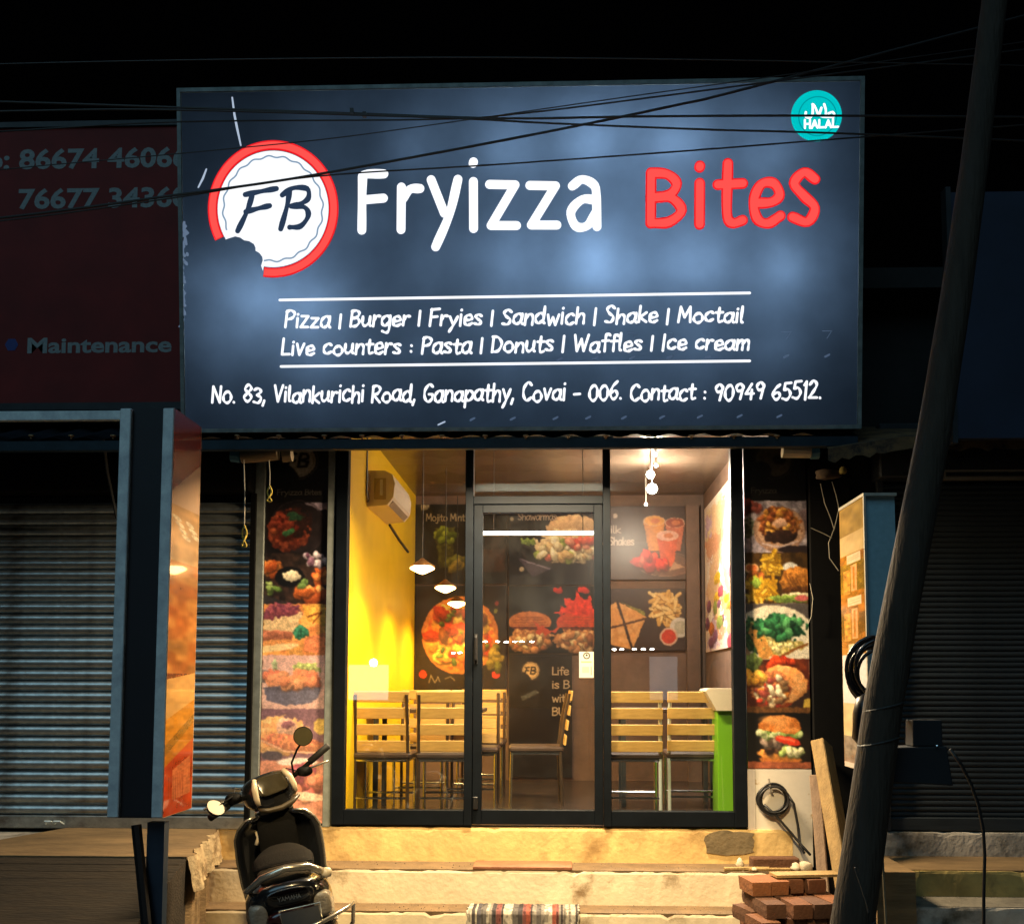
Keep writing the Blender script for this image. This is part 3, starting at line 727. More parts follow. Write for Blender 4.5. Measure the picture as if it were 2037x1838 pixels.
# round emblem with a bite out of it
PX = SW / 1370.0
c0 = np.array(suv(543.7, 417))
def arc_ribbon(r, wd, q0, q1, mat, h, name, ell=1.03, n=90, wav=0, parent=sign):
    st_ = []
    for i in range(n + 1):
        q = math.radians(q0 + (q1 - q0) * i / n); rr = r + (wav * math.sin(20 * q) if wav else 0)
        st_.append(c0 + np.array([rr * math.cos(q), rr * ell * math.sin(q)]) * PX)
    vs, fs = [], []
    for i, p in enumerate(st_):
        t = st_[min(i + 1, n)] - st_[max(i - 1, 0)]; t /= np.linalg.norm(t); o = np.array([-t[1], t[0]]) * wd * PX / 2
        vs += [sp(*(p + o), h), sp(*(p - o), h)]
    for i in range(n): fs.append((2 * i, 2 * i + 2, 2 * i + 3, 2 * i + 1))
    return mk(name, MB().add(vs, fs), mat, parent)
arc_ribbon(123.5, 19.5, -99.5, 207, RDH, .006, 'emblem_ring')
arc_ribbon(123.5, 13.5, -99, 206.4, RD, .009, 'emblem_ring')
disc = []
for i in range(70):
    q = math.radians(-103 + (211 + 103) * i / 69); disc.append(c0 + np.array([113 * math.cos(q), 116 * math.sin(q)]) * PX)
for (x, y) in ((300, 828), (318, 822), (350, 812), (375, 818), (395, 832), (420, 836), (443, 850), (452, 868), (452, 884), (472, 896), (486, 915), (490, 940), (489, 985)):
    disc.append(np.array(suv(330 + x / 2.527, 150 + y / 2.527)))
cc = sum(disc) / len(disc); cc = c0 + np.array([12, 8]) * PX
vs = [sp(*cc, .007)] + [sp(*p, .007) for p in disc]; n = len(disc)
mk('emblem_disc', MB().add(vs, [(0, 1 + i, 1 + (i + 1) % n) for i in range(n)]), E('lit_white_disc', (.93, .955, 1.0), 1.1), sign)
GREYB = E('lit_grey_blue_print', (.22, .33, .46), 1.0); NAVYP = E('lit_navy_print', (.022, .042, .085), 1.0)
arc_ribbon(101, 3.2, -101, 203, GREYB, .010, 'emblem_scallop', wav=1.8, n=200)
def cp(pts): return [np.array(suv(330 + x / 2.527, 150 + y / 2.527)) for x, y in pts]
strokes_on_sign('emblem_letters', [smooth_path(cp(s)) for s in (((402, 604), (480, 588), (558, 574)), ((436, 612), (410, 690), (364, 786)), ((405, 690), (465, 674), (524, 660)),
    ((625, 582), (612, 660), (580, 776)), ((588, 606), (640, 572), (712, 575), (718, 622), (680, 650), (632, 662)), ((632, 662), (700, 668), (718, 710), (680, 762), (625, 768)))], 10.5 * PX, NAVYP, .012, lambda q: q, taper=.15)
# halal badge
hb = np.array(suv(1623.7, 232))
def disc_at(c, r, h, mat, name):
    vs = [sp(*c, h)] + [sp(c[0] + r * math.cos(q * math.pi / 24), c[1] + r * math.sin(q * math.pi / 24), h) for q in range(48)]
    mk(name, MB().add(vs, [(0, 1 + i, 1 + (i + 1) % 48) for i in range(48)]), mat, sign)
TEAL = E('lit_teal_print', (.0, .55, .56), 1.0); TEALD = E('lit_dark_teal_print', (.0, .30, .33), 1.0)
disc_at(hb, 50 * PX, .005, TEAL, 'badge_disc')
ringp = [hb + np.array([math.cos(q / 30 * math.pi) * 37, math.sin(q / 30 * math.pi) * 38]) * PX + np.array([2, -1]) * PX for q in range(61)]
strokes_on_sign('badge_ring', [ringp], 2.2 * PX, TEALD, .008, lambda q: q, taper=0)
def bp_(pts): return [np.array(suv(1000 + x / 2.527, 150 + y / 2.527)) for x, y in pts]
strokes_on_sign('badge_script', [smooth_path(bp_(s)) for s in (((1522, 190), (1522, 214), (1545, 216), (1556, 196), (1556, 150)), ((1560, 152), (1572, 172), (1582, 198)), ((1600, 168), (1592, 205), (1618, 214)), ((1614, 150), (1622, 180), (1622, 214)), ((1622, 214), (1662, 212), (1658, 190), (1636, 196)))],
                4.6 * PX, WH, .010, lambda q: q)
sign_text('HALAL', (1599, 257), (1667, 255), 9.5, 4.2, WH, .010, name='badge_lettering')
# scratches and worn places in the print, where the light comes through
for s in (((335, 115), (346, 200), (358, 262), (378, 355)), ((205, 475), (188, 520), (165, 565)), ((1370, 1757), (1402, 1742))): strokes_on_sign('scratch', [cp(s)], 3.2 * PX, E('lit_scratch', (.42, .52, .66), 1.0), .006, lambda q: q, taper=.5)
wr = random.Random(9); worn = []
for i in range(26):
    y = 740 + 560 * (i / 26) ** 1.2; x = 78 + wr.uniform(0, 34) * (1 if i < 14 else .5); L_ = wr.uniform(8, 40)
    worn.append(cp(((x, y), (x + wr.uniform(-8, 14), y + L_ * .5), (x + wr.uniform(-6, 10), y + L_))))
strokes_on_sign('worn_print', worn, 5.0 * PX, E('lit_worn_print', (.115, .165, .25), 1.0), .003, lambda q: q, taper=.6)

GHOST = E('lit_ghost_print', (.065, .10, .165), 1.0)
for x, y in ((1257, 668), (1330, 668), (1407, 668), (1564, 666), (1645, 664)):
    strokes_on_sign('print_mark', [[suv(x - 9, y - 5), suv(x + 9, y - 5), suv(x, y + 9)]], 1.6 * PX, GHOST, .0035, lambda q: q)
for x, y in ((1113, 715), (1184, 713), (1257, 712), (1332, 711), (1407, 711), (1564, 709), (1645, 708), (1105, 832), (1170, 831), (1241, 831), (1317, 830), (1392, 829), (1471, 828), (1550, 828), (940, 834), (1020, 833)):
    strokes_on_sign('print_mark', [[suv(x - 4, y + 2), suv(x + 4, y - 2)]], 4.0 * PX, GHOST, .0035, lambda q: q)
for k in (-1, 1):
    hp = at(107 + 9 * k, 1636, -.05); mk('lifting_handle', MB().tube([hp + Vector((-.03, .01, -.01)), hp + Vector((-.02, -.02, .012)), hp + Vector((.02, -.02, .012)), hp + Vector((.03, .01, -.01))], .006, 6), GALV, bpy.data.objects['rolling_shutter'])
# ================================================================== LEFT RED BOARD
YB2 = -.45
def text_mesh(name, txt, a, b, height, mat, parent, bold=.02, depth=0.0):
    """set type, from the left end a to the right end b of its base line"""
    cu = bpy.data.curves.new(name, 'FONT'); cu.body = txt; cu.size = 1.0; cu.offset = bold; cu.resolution_u = 3; cu.extrude = depth
    o = bpy.data.objects.new(name, cu); COL.objects.link(o)
    bpy.context.view_layer.update()
    me = bpy.data.meshes.new_from_object(o.evaluated_get(bpy.context.evaluated_depsgraph_get()))
    bpy.data.objects.remove(o)
    co = np.array([v.co[:] for v in me.vertices]); x0, x1 = co[:, 0].min(), co[:, 0].max()
    a, b = Vector(a), Vector(b); sx = (b - a).length / (x1 - x0); sz = height / .70
    d = (b - a).normalized(); nrm = d.cross(Vector((0, 0, 1))).normalized()
    V = [a + d * ((v[0] - x0) * sx) + Vector((0, 0, 1)) * (v[1] * sz) + nrm * v[2] for v in co]
    Fs = [tuple(p.vertices) for p in me.polygons]; bpy.data.meshes.remove(me)
    return mk(name, MB().add(V, Fs), mat, parent)
bl, br = at(-260, 804, YB2), at(368, 804, YB2); ztop = at(60, 256, YB2).z
board = empty('red_board', (bl.x, YB2, bl.z), 'unlit dark red board with grey phone numbers beside the lit sign', 'sign')
mk('panel', MB().span((bl.x - 1.5, YB2, bl.z), (br.x, YB2 + .06, ztop)), M('dark_red_flex', (.17, .012, .010), .8, 0, .3, 2.5), board)
for z0, z1 in ((bl.z - .05, bl.z - .003), (ztop + .003, ztop + .04)):
    mk('frame_bar', MB().span((bl.x - 1.5, YB2 - .012, z0), (br.x, YB2 + .06, z1)), DARKMETAL, board)
GREYTXT = M('grey_letter_print', (.27, .32, .33), .7, 0, .25, 60)
yb = YB2 - .0015
for s, x0, x1, yy, h in (('o: 86674 46066', -29, 374, 337, 41), ('76677 34360', 36, 374, 415, 41), ('Maintenance', 54, 341, 702, 31)):
    a, b = at(x0, yy, yb), at(x1, yy, yb); b.z = a.z; a.y = b.y = yb
    text_mesh('lettering', s, a, b, h * 6.55 / F_PX, GREYTXT, board, .028)
c = at(23, 686, yb); mk('bullet', MB().add([(c.x + .045 * math.cos(q * math.pi / 3), yb, c.z + .045 * math.sin(q * math.pi / 3)) for q in range(6)], [tuple(range(6))]), M('navy_print_flat', (.02, .04, .22), .6), board)
tag(mk('steel_channel', MB().span((-6.4, -.80, at(100, 838, -.78).z), (at(243, 830, -.78).x, -.76, at(100, 819, -.78).z), .004), GALV),
    'pale steel channel running under the red board', 'steel bar')

# ================================================================== BLADE SIGNS standing out from the shopfronts
def blade(x0, x1, ya, yb_, z0, z1, side, canv, pmat, label, front_mat, strips, zbox=None):
    t = empty('blade_sign', ((x0 + x1) / 2, (ya + yb_) / 2, 0), label, 'sign')
    sw = (x1 - x0) * .205
    mk('box', MB().span((x0 + .004, ya + .02, (zbox or z0) + .004), (x1 - .004, yb_ - .004, z1 - .004)), front_mat, t)
    if strips:
        for a in (x0, x1 - sw): mk('edge_strip', MB().span((a, ya - .004, z0), (a + sw, ya + .03, z1), .004), GALV, t)
    for zz in ((zbox or z0) - .004, z1 - .012): mk('end_cap', MB().span((x0 + .006, ya + .024, zz), (x1 - .006, yb_ - .01, zz + .016)), front_mat, t)
    xs = x1 + .001 if side > 0 else x0 - .001
    a, b = (ya, yb_) if side > 0 else (yb_, ya)
    sheet('print', canv, (xs, a, z1), (xs, b, z1), (xs, a, z0), (xs, b, z0), pmat, t)
    return t
# left blade: printed side seen from the shop (u across 0..52, v down 823..1614)
cv = Canvas(0, 823, 52, 1614, .9, 'c9a583')
cv.poly([(0, 823), (52, 823), (52, 905), (0, 985)], '7a2a20', tex=.25, cell=14)
cv.rect(0, 1010, 52, 1120, 'b48a58', tex=.25, cell=20)
for i in range(7): cv.ell(10 + 6 * i, 1035 + 11 * i % 40, 9, 4, 'd8c09a', rot=25, tex=.3)
cv.rect(0, 1120, 52, 1345, 'a5602a', tex=.3, cell=22, col2='b97c3c')
cv.rect(0, 1340, 52, 1352, '8a4a26', tex=.3)
cv.poly([(0, 1352), (52, 1338), (52, 1392), (0, 1430)], 'cf9a56', tex=.15, cell=20)
cv.poly([(0, 1430), (52, 1392), (52, 1420), (0, 1478)], 'b9741a', tex=.2, cell=9)
cv.poly([(0, 1478), (52, 1420), (52, 1438), (0, 1500)], '8a5a18', tex=.2, cell=9)
cv.poly([(0, 1500), (52, 1438), (52, 1470), (0, 1520)], 'b06a1c', tex=.2, cell=9)
cv.poly([(0, 1520), (52, 1470), (52, 1614), (0, 1614)], 'a83a16', tex=.2, cell=16)
cv.poly([(14, 1528), (46, 1505), (48, 1580), (14, 1585)], 'b8643a', tex=.2)
for i in range(9): cv.line([(8 + 3.2 * i, 1540 - i), (8 + 3.2 * i, 1588)], .9, '8c4020')
GLOSSP = print_mat('glossy_print', 1.0, .16, .5, .7)
xa, xb = at(222, 1350, -2.0).x, at(331.5, 1350, -2.0).x
yfar = -7 + 2083 * abs(xb) / (1118 - 382)
blade(xa, xb, -2.0, yfar, at(260, 1626, -2.0).z, at(340, 812, -2.0).z, 1, cv, GLOSSP, 'tall narrow blade sign on legs with brown and orange printed side, before the left shutter', M('navy_back_sheet', (.006, .008, .014), .5, 0, .3, 4), True)
bt = bpy.data.objects['blade_sign']
mk('leg', MB().tube([at(271, 1640, -1.90), at(293, 1860, -1.94), at(294, 1862, -1.94)], .026, 8), BLACK, bt)
mk('leg', MB().box((at(313, 1700, -1.86).x, -1.86, .60), (.085, .06, .56)), M('blue_leg_steel', (.03, .05, .08), .5, .4), bt)
# right blade
cv = Canvas(0, 975, 52, 1523, .9, 'b07a34')
cv.rect(0, 975, 52, 1040, 'a88a4c', tex=.2, cell=18); cv.rect(0, 1040, 52, 1082, 'c9ad78', tex=.1, cell=18)
cv.rect(0, 1082, 52, 1275, 'b06f22', tex=.35, cell=14, col2='8a5a16')
cv.rect(0, 1100, 52, 1160, '8a6a1c', tex=.4, cell=10)
for y0, y1, kind in ((1083, 1102, 0), (1172, 1190, 0), (1268, 1288, 0)): cv.rect(14, y0, 42, y1, 'e2c9a4', tex=.08)
for y0 in (1089, 1093, 1178, 1183, 1275, 1280): cv.line([(17, y0 + 2), (39, y0)], 1.2, 'c9a67c')
for y0, y1 in ((1106, 1160), (1196, 1258)):
    cv.rect(22, y0, 34, y1, 'd9a06a', tex=.2); cv.rect(26, y0 + 4, 30, y1 - 4, 'b8742c', tex=.2); cv.rect(6, y0 + 8, 20, y1 + 4, 'c98a3c', tex=.35, cell=5)
cv.rect(0, 1290, 52, 1390, 'dfe2e6', tex=.04); cv.rect(0, 1390, 52, 1458, 'd9c79a', tex=.12, cell=20); cv.rect(0, 1458, 52, 1512, '8f8478', tex=.25, cell=8); cv.rect(0, 1512, 52, 1523, 'd8d4ca')
xr = at(1719, 982, -1.4).x; yfar = -7 + 2083 * xr / (1670 - 1118)
z1 = at(1719, 982, -1.4).z
rb = blade(xr, xr + .17, -1.4, yfar, at(1689, 1523, yfar).z, z1, -1, cv, print_mat('glossy_print_pale', .8, .25, .5, .3), 'menu blade sign with plain blue front edge standing behind the leaning pole', M('blue_sheet_front', (.24, .42, .50), .6, 0, .12, 30), False, at(1740, 1395, -1.4).z)
mk('lower_back', MB().span((xr + .004, -1.38, at(1689, 1523, yfar).z + .004), (xr + .05, yfar - .004, at(1740, 1395, -1.4).z)), BLACK, rb)
mk('edge_trim', MB().span((xr - .006, -1.406, z1 - .012), (xr + .17, yfar, z1 + .004)).span((xr - .006, -1.407, z1 - 1.45), (xr + .006, -1.39, z1 - .012)), M('aluminium_trim', (.6, .58, .5), .4, .5), rb)
mk('leg', MB().box((xr + .05, -1.15, .52), (.05, .06, 1.04)), BLACK, rb)

# ================================================================== SHOPFRONT: frame, panes, door
sf = empty('glass_shopfront', (0, 0, ZF), 'dark aluminium shopfront frame with large glass panes and a hinged glass door', 'shopfront')
zs0, zs1, zbr, ztr = px_z(1641), 3.36, px_z(1611), px_z(1000)
zh0, zh1 = px_z(1004), px_z(988)
def bar(name, x0, x1, z0, z1, y0=-.04, y1=.04, parent=sf, mat=ALU, bev=.003):
    return mk(name, MB().span((x0, y0, z0), (x1, y1, z1), bev), mat, parent)
xj0, xj1, xk0, xk1 = px_x(664, 0, 1450), px_x(690), px_x(1456), px_x(1481)
xm0, xm1, xn0, xn1 = px_x(925), px_x(941), px_x(1200), px_x(1215)
bar('jamb', xj0, xj1, zs0, zs1); bar('jamb', xk0, xk1, zs0, zs1)
bar('mullion', xm0, xm1, zs0, zs1); bar('mullion', xn0, xn1, zs0, zs1)
bar('bottom_rail', xj1, xm0, zs0, zbr, -.036, .036); bar('bottom_rail', xn1, xk0, zs0, zbr, -.036, .036)
bar('door_head', xm1, xn0, zh0, zh1, -.037, .037)
G = glass_mat('window_glass', (.93, .94, .93), .075)
def pane(name, x0, x1, z0, z1, y=.0, parent=sf): return mk(name, MB().span((x0, y - .003, z0), (x1, y + .003, z1)), G, parent)
pane('glass_pane', xj1, xm0, zbr, zs1); pane('glass_pane', xn1, xk0, zbr, zs1); pane('glass_pane', xm1, xn0, zh1, zs1)
# the door leaf
dx0, dx1, gx0, gx1 = px_x(942), px_x(1199), px_x(959.5), px_x(1182)
gz0, gz1 = px_z(1610), px_z(1021)
leaf = MB()
leaf.span((dx0, -.03, zs0 + .008), (gx0, .03, zh0 - .004), .003).span((gx1, -.03, zs0 + .008), (dx1, .03, zh0 - .004), .003)
leaf.span((gx0, -.029, gz1), (gx1, .029, zh0 - .004), .003).span((gx0, -.029, zs0 + .008), (gx1, .029, gz0), .003)
leaf = mk('door', leaf, ALU, sf)
pane('glass', gx0, gx1, gz0, gz1, .0, leaf)
hz0, hz1 = px_z(1318), px_z(1264); hxx = px_x(947.5)
mk('handle', MB().tube([(hxx, -.03, hz1), (hxx, -.07, hz1 - .02), (hxx, -.07, hz0 + .02), (hxx, -.03, hz0)], .009, 8).span((hxx - .012, -.036, hz0 - .01), (hxx + .012, -.0295, hz1 + .01)), BLACK, leaf)
lz = px_z(1596); mk('lock', MB().span((px_x(944), -.05, lz - .04), (px_x(953), -.0295, lz + .04), .003), BLACK, leaf)
# card hung on the door glass
ca, cb = at(1152, 1296, -.012), at(1181, 1348, -.012)
cvc = Canvas(0, 0, 29, 52, 2, 'ded8c8'); cvc.ell(15, 8, 7, 7, '2c2a2a'); cvc.ell(15, 8, 4.5, 4.5, 'e8e2d4'); cvc.ell(15, 7, 2.4, 2.4, '2c2a2a'); cvc.rect(4, 19, 25, 22, 'd8a878'); cvc.rect(6, 30, 20, 42, 'b9b4a8')
cvc.line([(24, 30), (24, 46)], 1.6, '6a6258')
card = sheet('payment_card', cvc, (ca.x, -.0125, ca.z), (cb.x, -.0125, ca.z), (ca.x, -.0125, cb.z), (cb.x, -.0125, cb.z), print_mat('card_print', .55, .5))
tag(card, 'small white card with round dark mark stuck on the door glass', 'card')

# ================================================================== PICTURE COLUMNS beside the shopfront
PRINT = print_mat('banner_print', 1.35, .45)
def fb_mark(cv, cx, cy, r, ink='0e0c0c', pale='8f8370', bite=True):
    cv.ring(cx, cy, r * 1.12, r * .07, '4a3f34'); cv.ell(cx, cy, r, r, pale, tex=.06)
    cv.ring(cx, cy, r * .88, r * .06, '6a5f50')
    if bite:
        for a, b, q in ((-.62, .78, .42), (-.85, .45, .3), (-.3, .95, .28)): cv.ell(cx + a * r, cy + b * r, q * r, q * r, cv.b_fill)
    k = r / 40
    for s in (((-26, -14), (-8, -16)), ((-18, -14), (-28, 14)), ((-24, 0), (-10, -1)), ((4, -16), (-2, 14)), ((2, -16), (20, -16), (22, -5), (4, 0)), ((4, 0), (22, 3), (18, 14), (-1, 15))):
        cv.line([(cx + x * k, cy + y * k) for x, y in s], r * .14, ink)
L0, L1 = 523, 648
cv = Canvas(L0, 880, L1, 1640, .8, '0b0908'); cv.b_fill = '0b0908'
fb_mark(cv, 588, 915, 34)
cv.text('Fryizza Bites', 545, 985, 6.5, 1.6, '575048', width=90)
# dark bowl of curry
cv.rect(L0, 1001, L1, 1104, '110c0d', tex=.3, cell=16); cv.poly([(600, 1001), (648, 1001), (648, 1016), (625, 1017)], '8a7886', tex=.3, cell=4)
cv.ell(588, 1052, 56, 50, '1c1416', tex=.3, cell=8); cv.ring(588, 1052, 55, 2, '33272a'); cv.ell(570, 1058, 43, 43, '8a3a22', edge=.1, tex=.35, cell=6, col2='5c2013'); cv.ell(580, 1042, 34, 30, '2c1512', edge=.25, tex=.5, cell=5)
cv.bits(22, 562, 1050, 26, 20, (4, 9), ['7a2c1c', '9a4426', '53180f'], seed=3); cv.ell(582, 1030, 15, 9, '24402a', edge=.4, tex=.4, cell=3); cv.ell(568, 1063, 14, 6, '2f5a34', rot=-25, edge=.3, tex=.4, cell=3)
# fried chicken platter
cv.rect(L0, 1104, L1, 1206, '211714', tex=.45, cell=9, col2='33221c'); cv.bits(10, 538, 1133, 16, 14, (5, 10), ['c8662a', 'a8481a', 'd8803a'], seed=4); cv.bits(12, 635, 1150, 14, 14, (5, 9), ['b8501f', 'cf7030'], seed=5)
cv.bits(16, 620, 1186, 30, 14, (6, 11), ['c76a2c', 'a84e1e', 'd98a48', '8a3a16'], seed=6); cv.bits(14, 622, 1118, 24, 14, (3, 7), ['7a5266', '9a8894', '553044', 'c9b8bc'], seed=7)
cv.ell(574, 1152, 30, 21, '0d0b0d'); cv.ell(577, 1150, 18, 11, 'd6c6a2', edge=.2, tex=.12); cv.bits(10, 540, 1172, 10, 14, (3, 6), ['7d9448', '9fae62', '55702e'], seed=8); cv.bits(5, 600, 1165, 8, 6, (3, 5), ['5f7a3a'], seed=9)
cv.poly([(L0, 1188), (575, 1204), (L0, 1206)], '2c2628')
# sandwich
cv.rect(L0, 1206, L1, 1309, 'cf7a3e', tex=.25, cell=14, col2='e0984a'); cv.poly([(600, 1209), (648, 1206), (648, 1250), (610, 1240)], 'd89a3c', tex=.35, cell=5); cv.line([(612, 1232), (640, 1222), (622, 1245)], 3, '7a3c14')
cv.ell(560, 1226, 36, 22, '6a3040', edge=.22, tex=.4, cell=5, col2='8a4048'); cv.poly([(L0, 1240), (545, 1235), (600, 1224), (590, 1262), (565, 1272), (L0, 1258)], 'd8b482', edge=5, tex=.2, cell=6); cv.ell(548, 1272, 40, 14, 'a05c42', edge=.15, tex=.35, cell=4)
cv.ell(598, 1264, 16, 13, '2c6a4e', edge=.3, tex=.5, cell=3); cv.ell(552, 1289, 46, 11, 'd98c4c', rot=-6, tex=.15); cv.ell(550, 1294, 44, 7, 'ecc78a', rot=-7, tex=.1); cv.poly([(606, 1275), (648, 1262), (648, 1309), (606, 1300)], 'd0764a', tex=.25, cell=8)
# nuggets in a blue bowl
cv.rect(L0, 1309, L1, 1415, 'd9a79a', tex=.08, cell=20); cv.ell(530, 1352, 20, 12, '5c5a60', edge=.3, tex=.3); cv.ell(548, 1330, 6, 14, '9aa878', edge=.3, tex=.3)
cv.ell(612, 1336, 26, 12, '92a052', edge=.3, tex=.5, cell=4); cv.bits(14, 588, 1358, 48, 16, (10, 17), ['c9663c', 'd6804e', 'b85436', 'c8623c'], seed=11, tex=.25); cv.ell(552, 1364, 22, 18, 'd47c4e', edge=.12, tex=.2, cell=5); cv.ell(602, 1366, 24, 14, 'd8783e', rot=22, edge=.12, tex=.2)
cv.poly([(526, 1374), (640, 1374), (632, 1398), (605, 1408), (560, 1408), (534, 1396)], '4c4f68', edge=2, tex=.22, cell=4); cv.ell(584, 1375, 57, 5, '3a3a4c', tex=.3)
cv.bits(8, 590, 1364, 42, 6, (7, 11), ['cf6a3c', 'd88450'], seed=12)
# wraps
cv.rect(L0, 1415, L1, 1518, '6a4656', tex=.15, cell=14); cv.ell(560, 1470, 60, 40, 'd89350', edge=.1, tex=.25, cell=8, col2='e0a868'); cv.ell(574, 1452, 20, 18, 'd9a486', edge=.1, tex=.2); cv.ell(577, 1448, 11, 8, '7a4450', edge=.3, tex=.4, cell=3)
cv.ell(588, 1484, 66, 17, 'd07a48', rot=8, edge=.08, tex=.3, cell=5, col2='b0583c'); cv.line([(524, 1478), (575, 1500), (640, 1502)], 3, 'e4b088'); cv.ell(642, 1450, 14, 16, 'd8b048', tex=.2); cv.ell(546, 1508, 22, 9, '34303c')
# rolls with salad on a white plate
cv.rect(L0, 1518, L1, 1640, 'c87a5e', tex=.25, cell=10); cv.ell(596, 1520, 40, 8, 'e8dcd0'); cv.bits(40, 612, 1560, 34, 34, (5, 10), ['7a2a3c', 'a8443c', '8a3848', 'd08a5c', 'c8684a'], seed=14); cv.ell(618, 1588, 40, 8, 'ecc8a8', rot=6, tex=.15)
k_ = np.clip((cv.Y - 1300) / 40, 0, 1)[..., None] * .22; cv.a = cv.a * (1 - k_) + np.array([.86, .72, .66]) * k_  # lower pictures mixed paler, a wash of light put into the print
cv.photo(); cv.grain(.08)
lp = empty('picture_banner', (px_x(585), 0, ZF), 'tall banner of six food pictures left of the glass front', 'banner')
zt, zb = px_z(880), px_z(1640)
mk('backing', MB().span((px_x(523), -.004, zb), (px_x(648), .05, zt)), DARKMETAL, lp)
sheet('print', cv, (px_x(523), -.008, zt), (px_x(648), -.008, zt), (px_x(523), -.008, zb), (px_x(648), -.008, zb), PRINT, lp, sat=.92)
mk('edge_strip', MB().span((px_x(503), -.03, zb - .02), (px_x(522), .03, zt + .4), .003), GREYSTRIP, lp)
mk('edge_strip', MB().span((px_x(648.6), -.03, zb - .02), (px_x(663), .03, zt + .4), .003), GREYSTRIP, lp)

R0, R1 = 1484, 1609
cv = Canvas(R0, 880, R1, 1526, .8, '090808'); cv.b_fill = '090808'
cv.ell(1545, 918, 36, 34, '3c352a', tex=.2); cv.ring(1545, 918, 39, 2.5, '2c2620'); cv.ell(1520, 940, 20, 18, '090808'); cv.ell(1556, 918, 13, 9, '12100e')
cv.text('Fryizza', 1498, 985, 6.5, 1.6, '3c3832', width=52)
cv.rect(R0, 1001, R1, 1104, 'a79aa0', tex=.35, cell=10, col2='7a7078'); cv.bits(14, 1495, 1008, 22, 14, (4, 9), ['7a3a30', '5c2a22'], seed=20); cv.ell(1492, 1056, 20, 20, '6a6a5e', edge=.2, tex=.5, cell=4, col2='3c4434'); cv.ell(1604, 1040, 14, 22, '5a4a4c', edge=.1, tex=.4)
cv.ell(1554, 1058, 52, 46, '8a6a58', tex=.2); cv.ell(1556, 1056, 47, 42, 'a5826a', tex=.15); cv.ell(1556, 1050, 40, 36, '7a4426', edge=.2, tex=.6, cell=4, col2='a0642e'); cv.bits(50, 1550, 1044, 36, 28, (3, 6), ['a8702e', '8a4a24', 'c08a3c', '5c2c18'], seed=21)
cv.ell(1556, 1072, 32, 14, '2c1c18', edge=.25, tex=.5, cell=4); cv.ell(1556, 1045, 14, 10, 'c69a7e', edge=.2, tex=.2); cv.line([(1520, 1086), (1555, 1094), (1590, 1082)], 3, 'b0a0a4'); cv.ell(1590, 1098, 40, 8, '241a1c')
cv.rect(R0, 1104, R1, 1206, '4a3216', tex=.3, cell=12, col2='33220f'); cv.rect(1519, 1106, 1556, 1150, '8a6a1e', tex=.5, cell=4)
rr = np.random.default_rng(5)
def fries(cv, n, x0, y0, x1, y1, L_, w_, cols, rr):
    for _ in range(n):
        x, y, q = rr.uniform(x0, x1), rr.uniform(y0, y1), rr.uniform(0, math.pi); l = L_ * rr.uniform(.6, 1.1)
        cv.line([(x - l * math.cos(q), y + 1.6 - l * math.sin(q)), (x + l * math.cos(q), y + 1.6 + l * math.sin(q))], w_ + 1, '5a3a10', alpha=.6)
        cv.line([(x - l * math.cos(q), y - l * math.sin(q)), (x + l * math.cos(q), y + l * math.sin(q))], w_, cols[rr.integers(len(cols))], tex=.12, cell=3)
fries(cv, 26, 1522, 1104, 1552, 1140, 11, 5, ['c49a26', 'b0841c', '8a6416', 'd4ac3a'], rr)
cv.ell(1497, 1135, 15, 10, 'd8a878'); cv.ell(1497, 1134, 11, 7, 'c86a34', tex=.15); cv.ell(1575, 1133, 15, 10, 'c8c4bc', tex=.05)
cv.bits(12, 1505, 1155, 18, 9, (4, 7), ['a8682c', '8a4a20'], seed=22); fries(cv, 60, 1492, 1158, 1545, 1196, 12, 5.5, ['cfa42c', 'b88a1e', 'dcb444', 'a87818'], rr); cv.ell(1506, 1163, 10, 11, '86a03e', edge=.4, tex=.3)
cv.ell(1588, 1162, 34, 30, '8a5420', edge=.06, tex=.3, cell=5, col2='a86c2c'); 
for i in range(6): cv.line([(1564 + 7 * i, 1146 + 3 * i), (1578 + 7 * i, 1178)], 1.5, '5c3414')
cv.ell(1588, 1180, 34, 9, '4c2c14', edge=.2, tex=.4); cv.ell(1590, 1188, 30, 5, 'd8c8a0', edge=.2); cv.ell(1575, 1196, 40, 8, '6a8036', edge=.3, tex=.5, cell=3); cv.ell(1596, 1194, 14, 6, 'b85a54')
cv.rect(R0, 1204, R1, 1212, '6a5c58'); cv.rect(R0, 1206, R1, 1313, '4c4440', tex=.1); cv.ell(1540, 1290, 92, 82, 'd0c4aa', tex=.05, cell=20)
cv.ell(1493, 1268, 22, 34, '1c3c24', edge=.3, tex=.6, cell=4, col2='3a6034'); cv.poly([(1494, 1240), (1512, 1262), (1530, 1312), (1512, 1313), (1490, 1262)], 'b07a3a', tex=.2); cv.poly([(1496, 1244), (1518, 1252), (1606, 1286), (1560, 1308), (1530, 1304)], 'c4b070', edge=5, tex=.4, cell=4, col2='8a7c3c'); cv.poly([(1496, 1244), (1504, 1240), (1540, 1306), (1528, 1310)], 'b8803c', tex=.2)
cv.ell(1552, 1252, 50, 26, '1c4a2c', edge=.35, tex=.6, cell=5, col2='0e2c1c'); cv.bits(36, 1552, 1250, 46, 24, (4, 9), ['2c6a3c', '14301e', '245a34', '4a8a50'], seed=24, tex=.4); cv.bits(14, 1545, 1288, 36, 8, (2, 4), ['d8c884', 'b0a058'], seed=25); cv.line([(1545, 1312), (1606, 1284)], 5, '7a4a1c')
cv.poly([(R0, 1290), (1506, 1313), (R0, 1313)], '8a6c50')
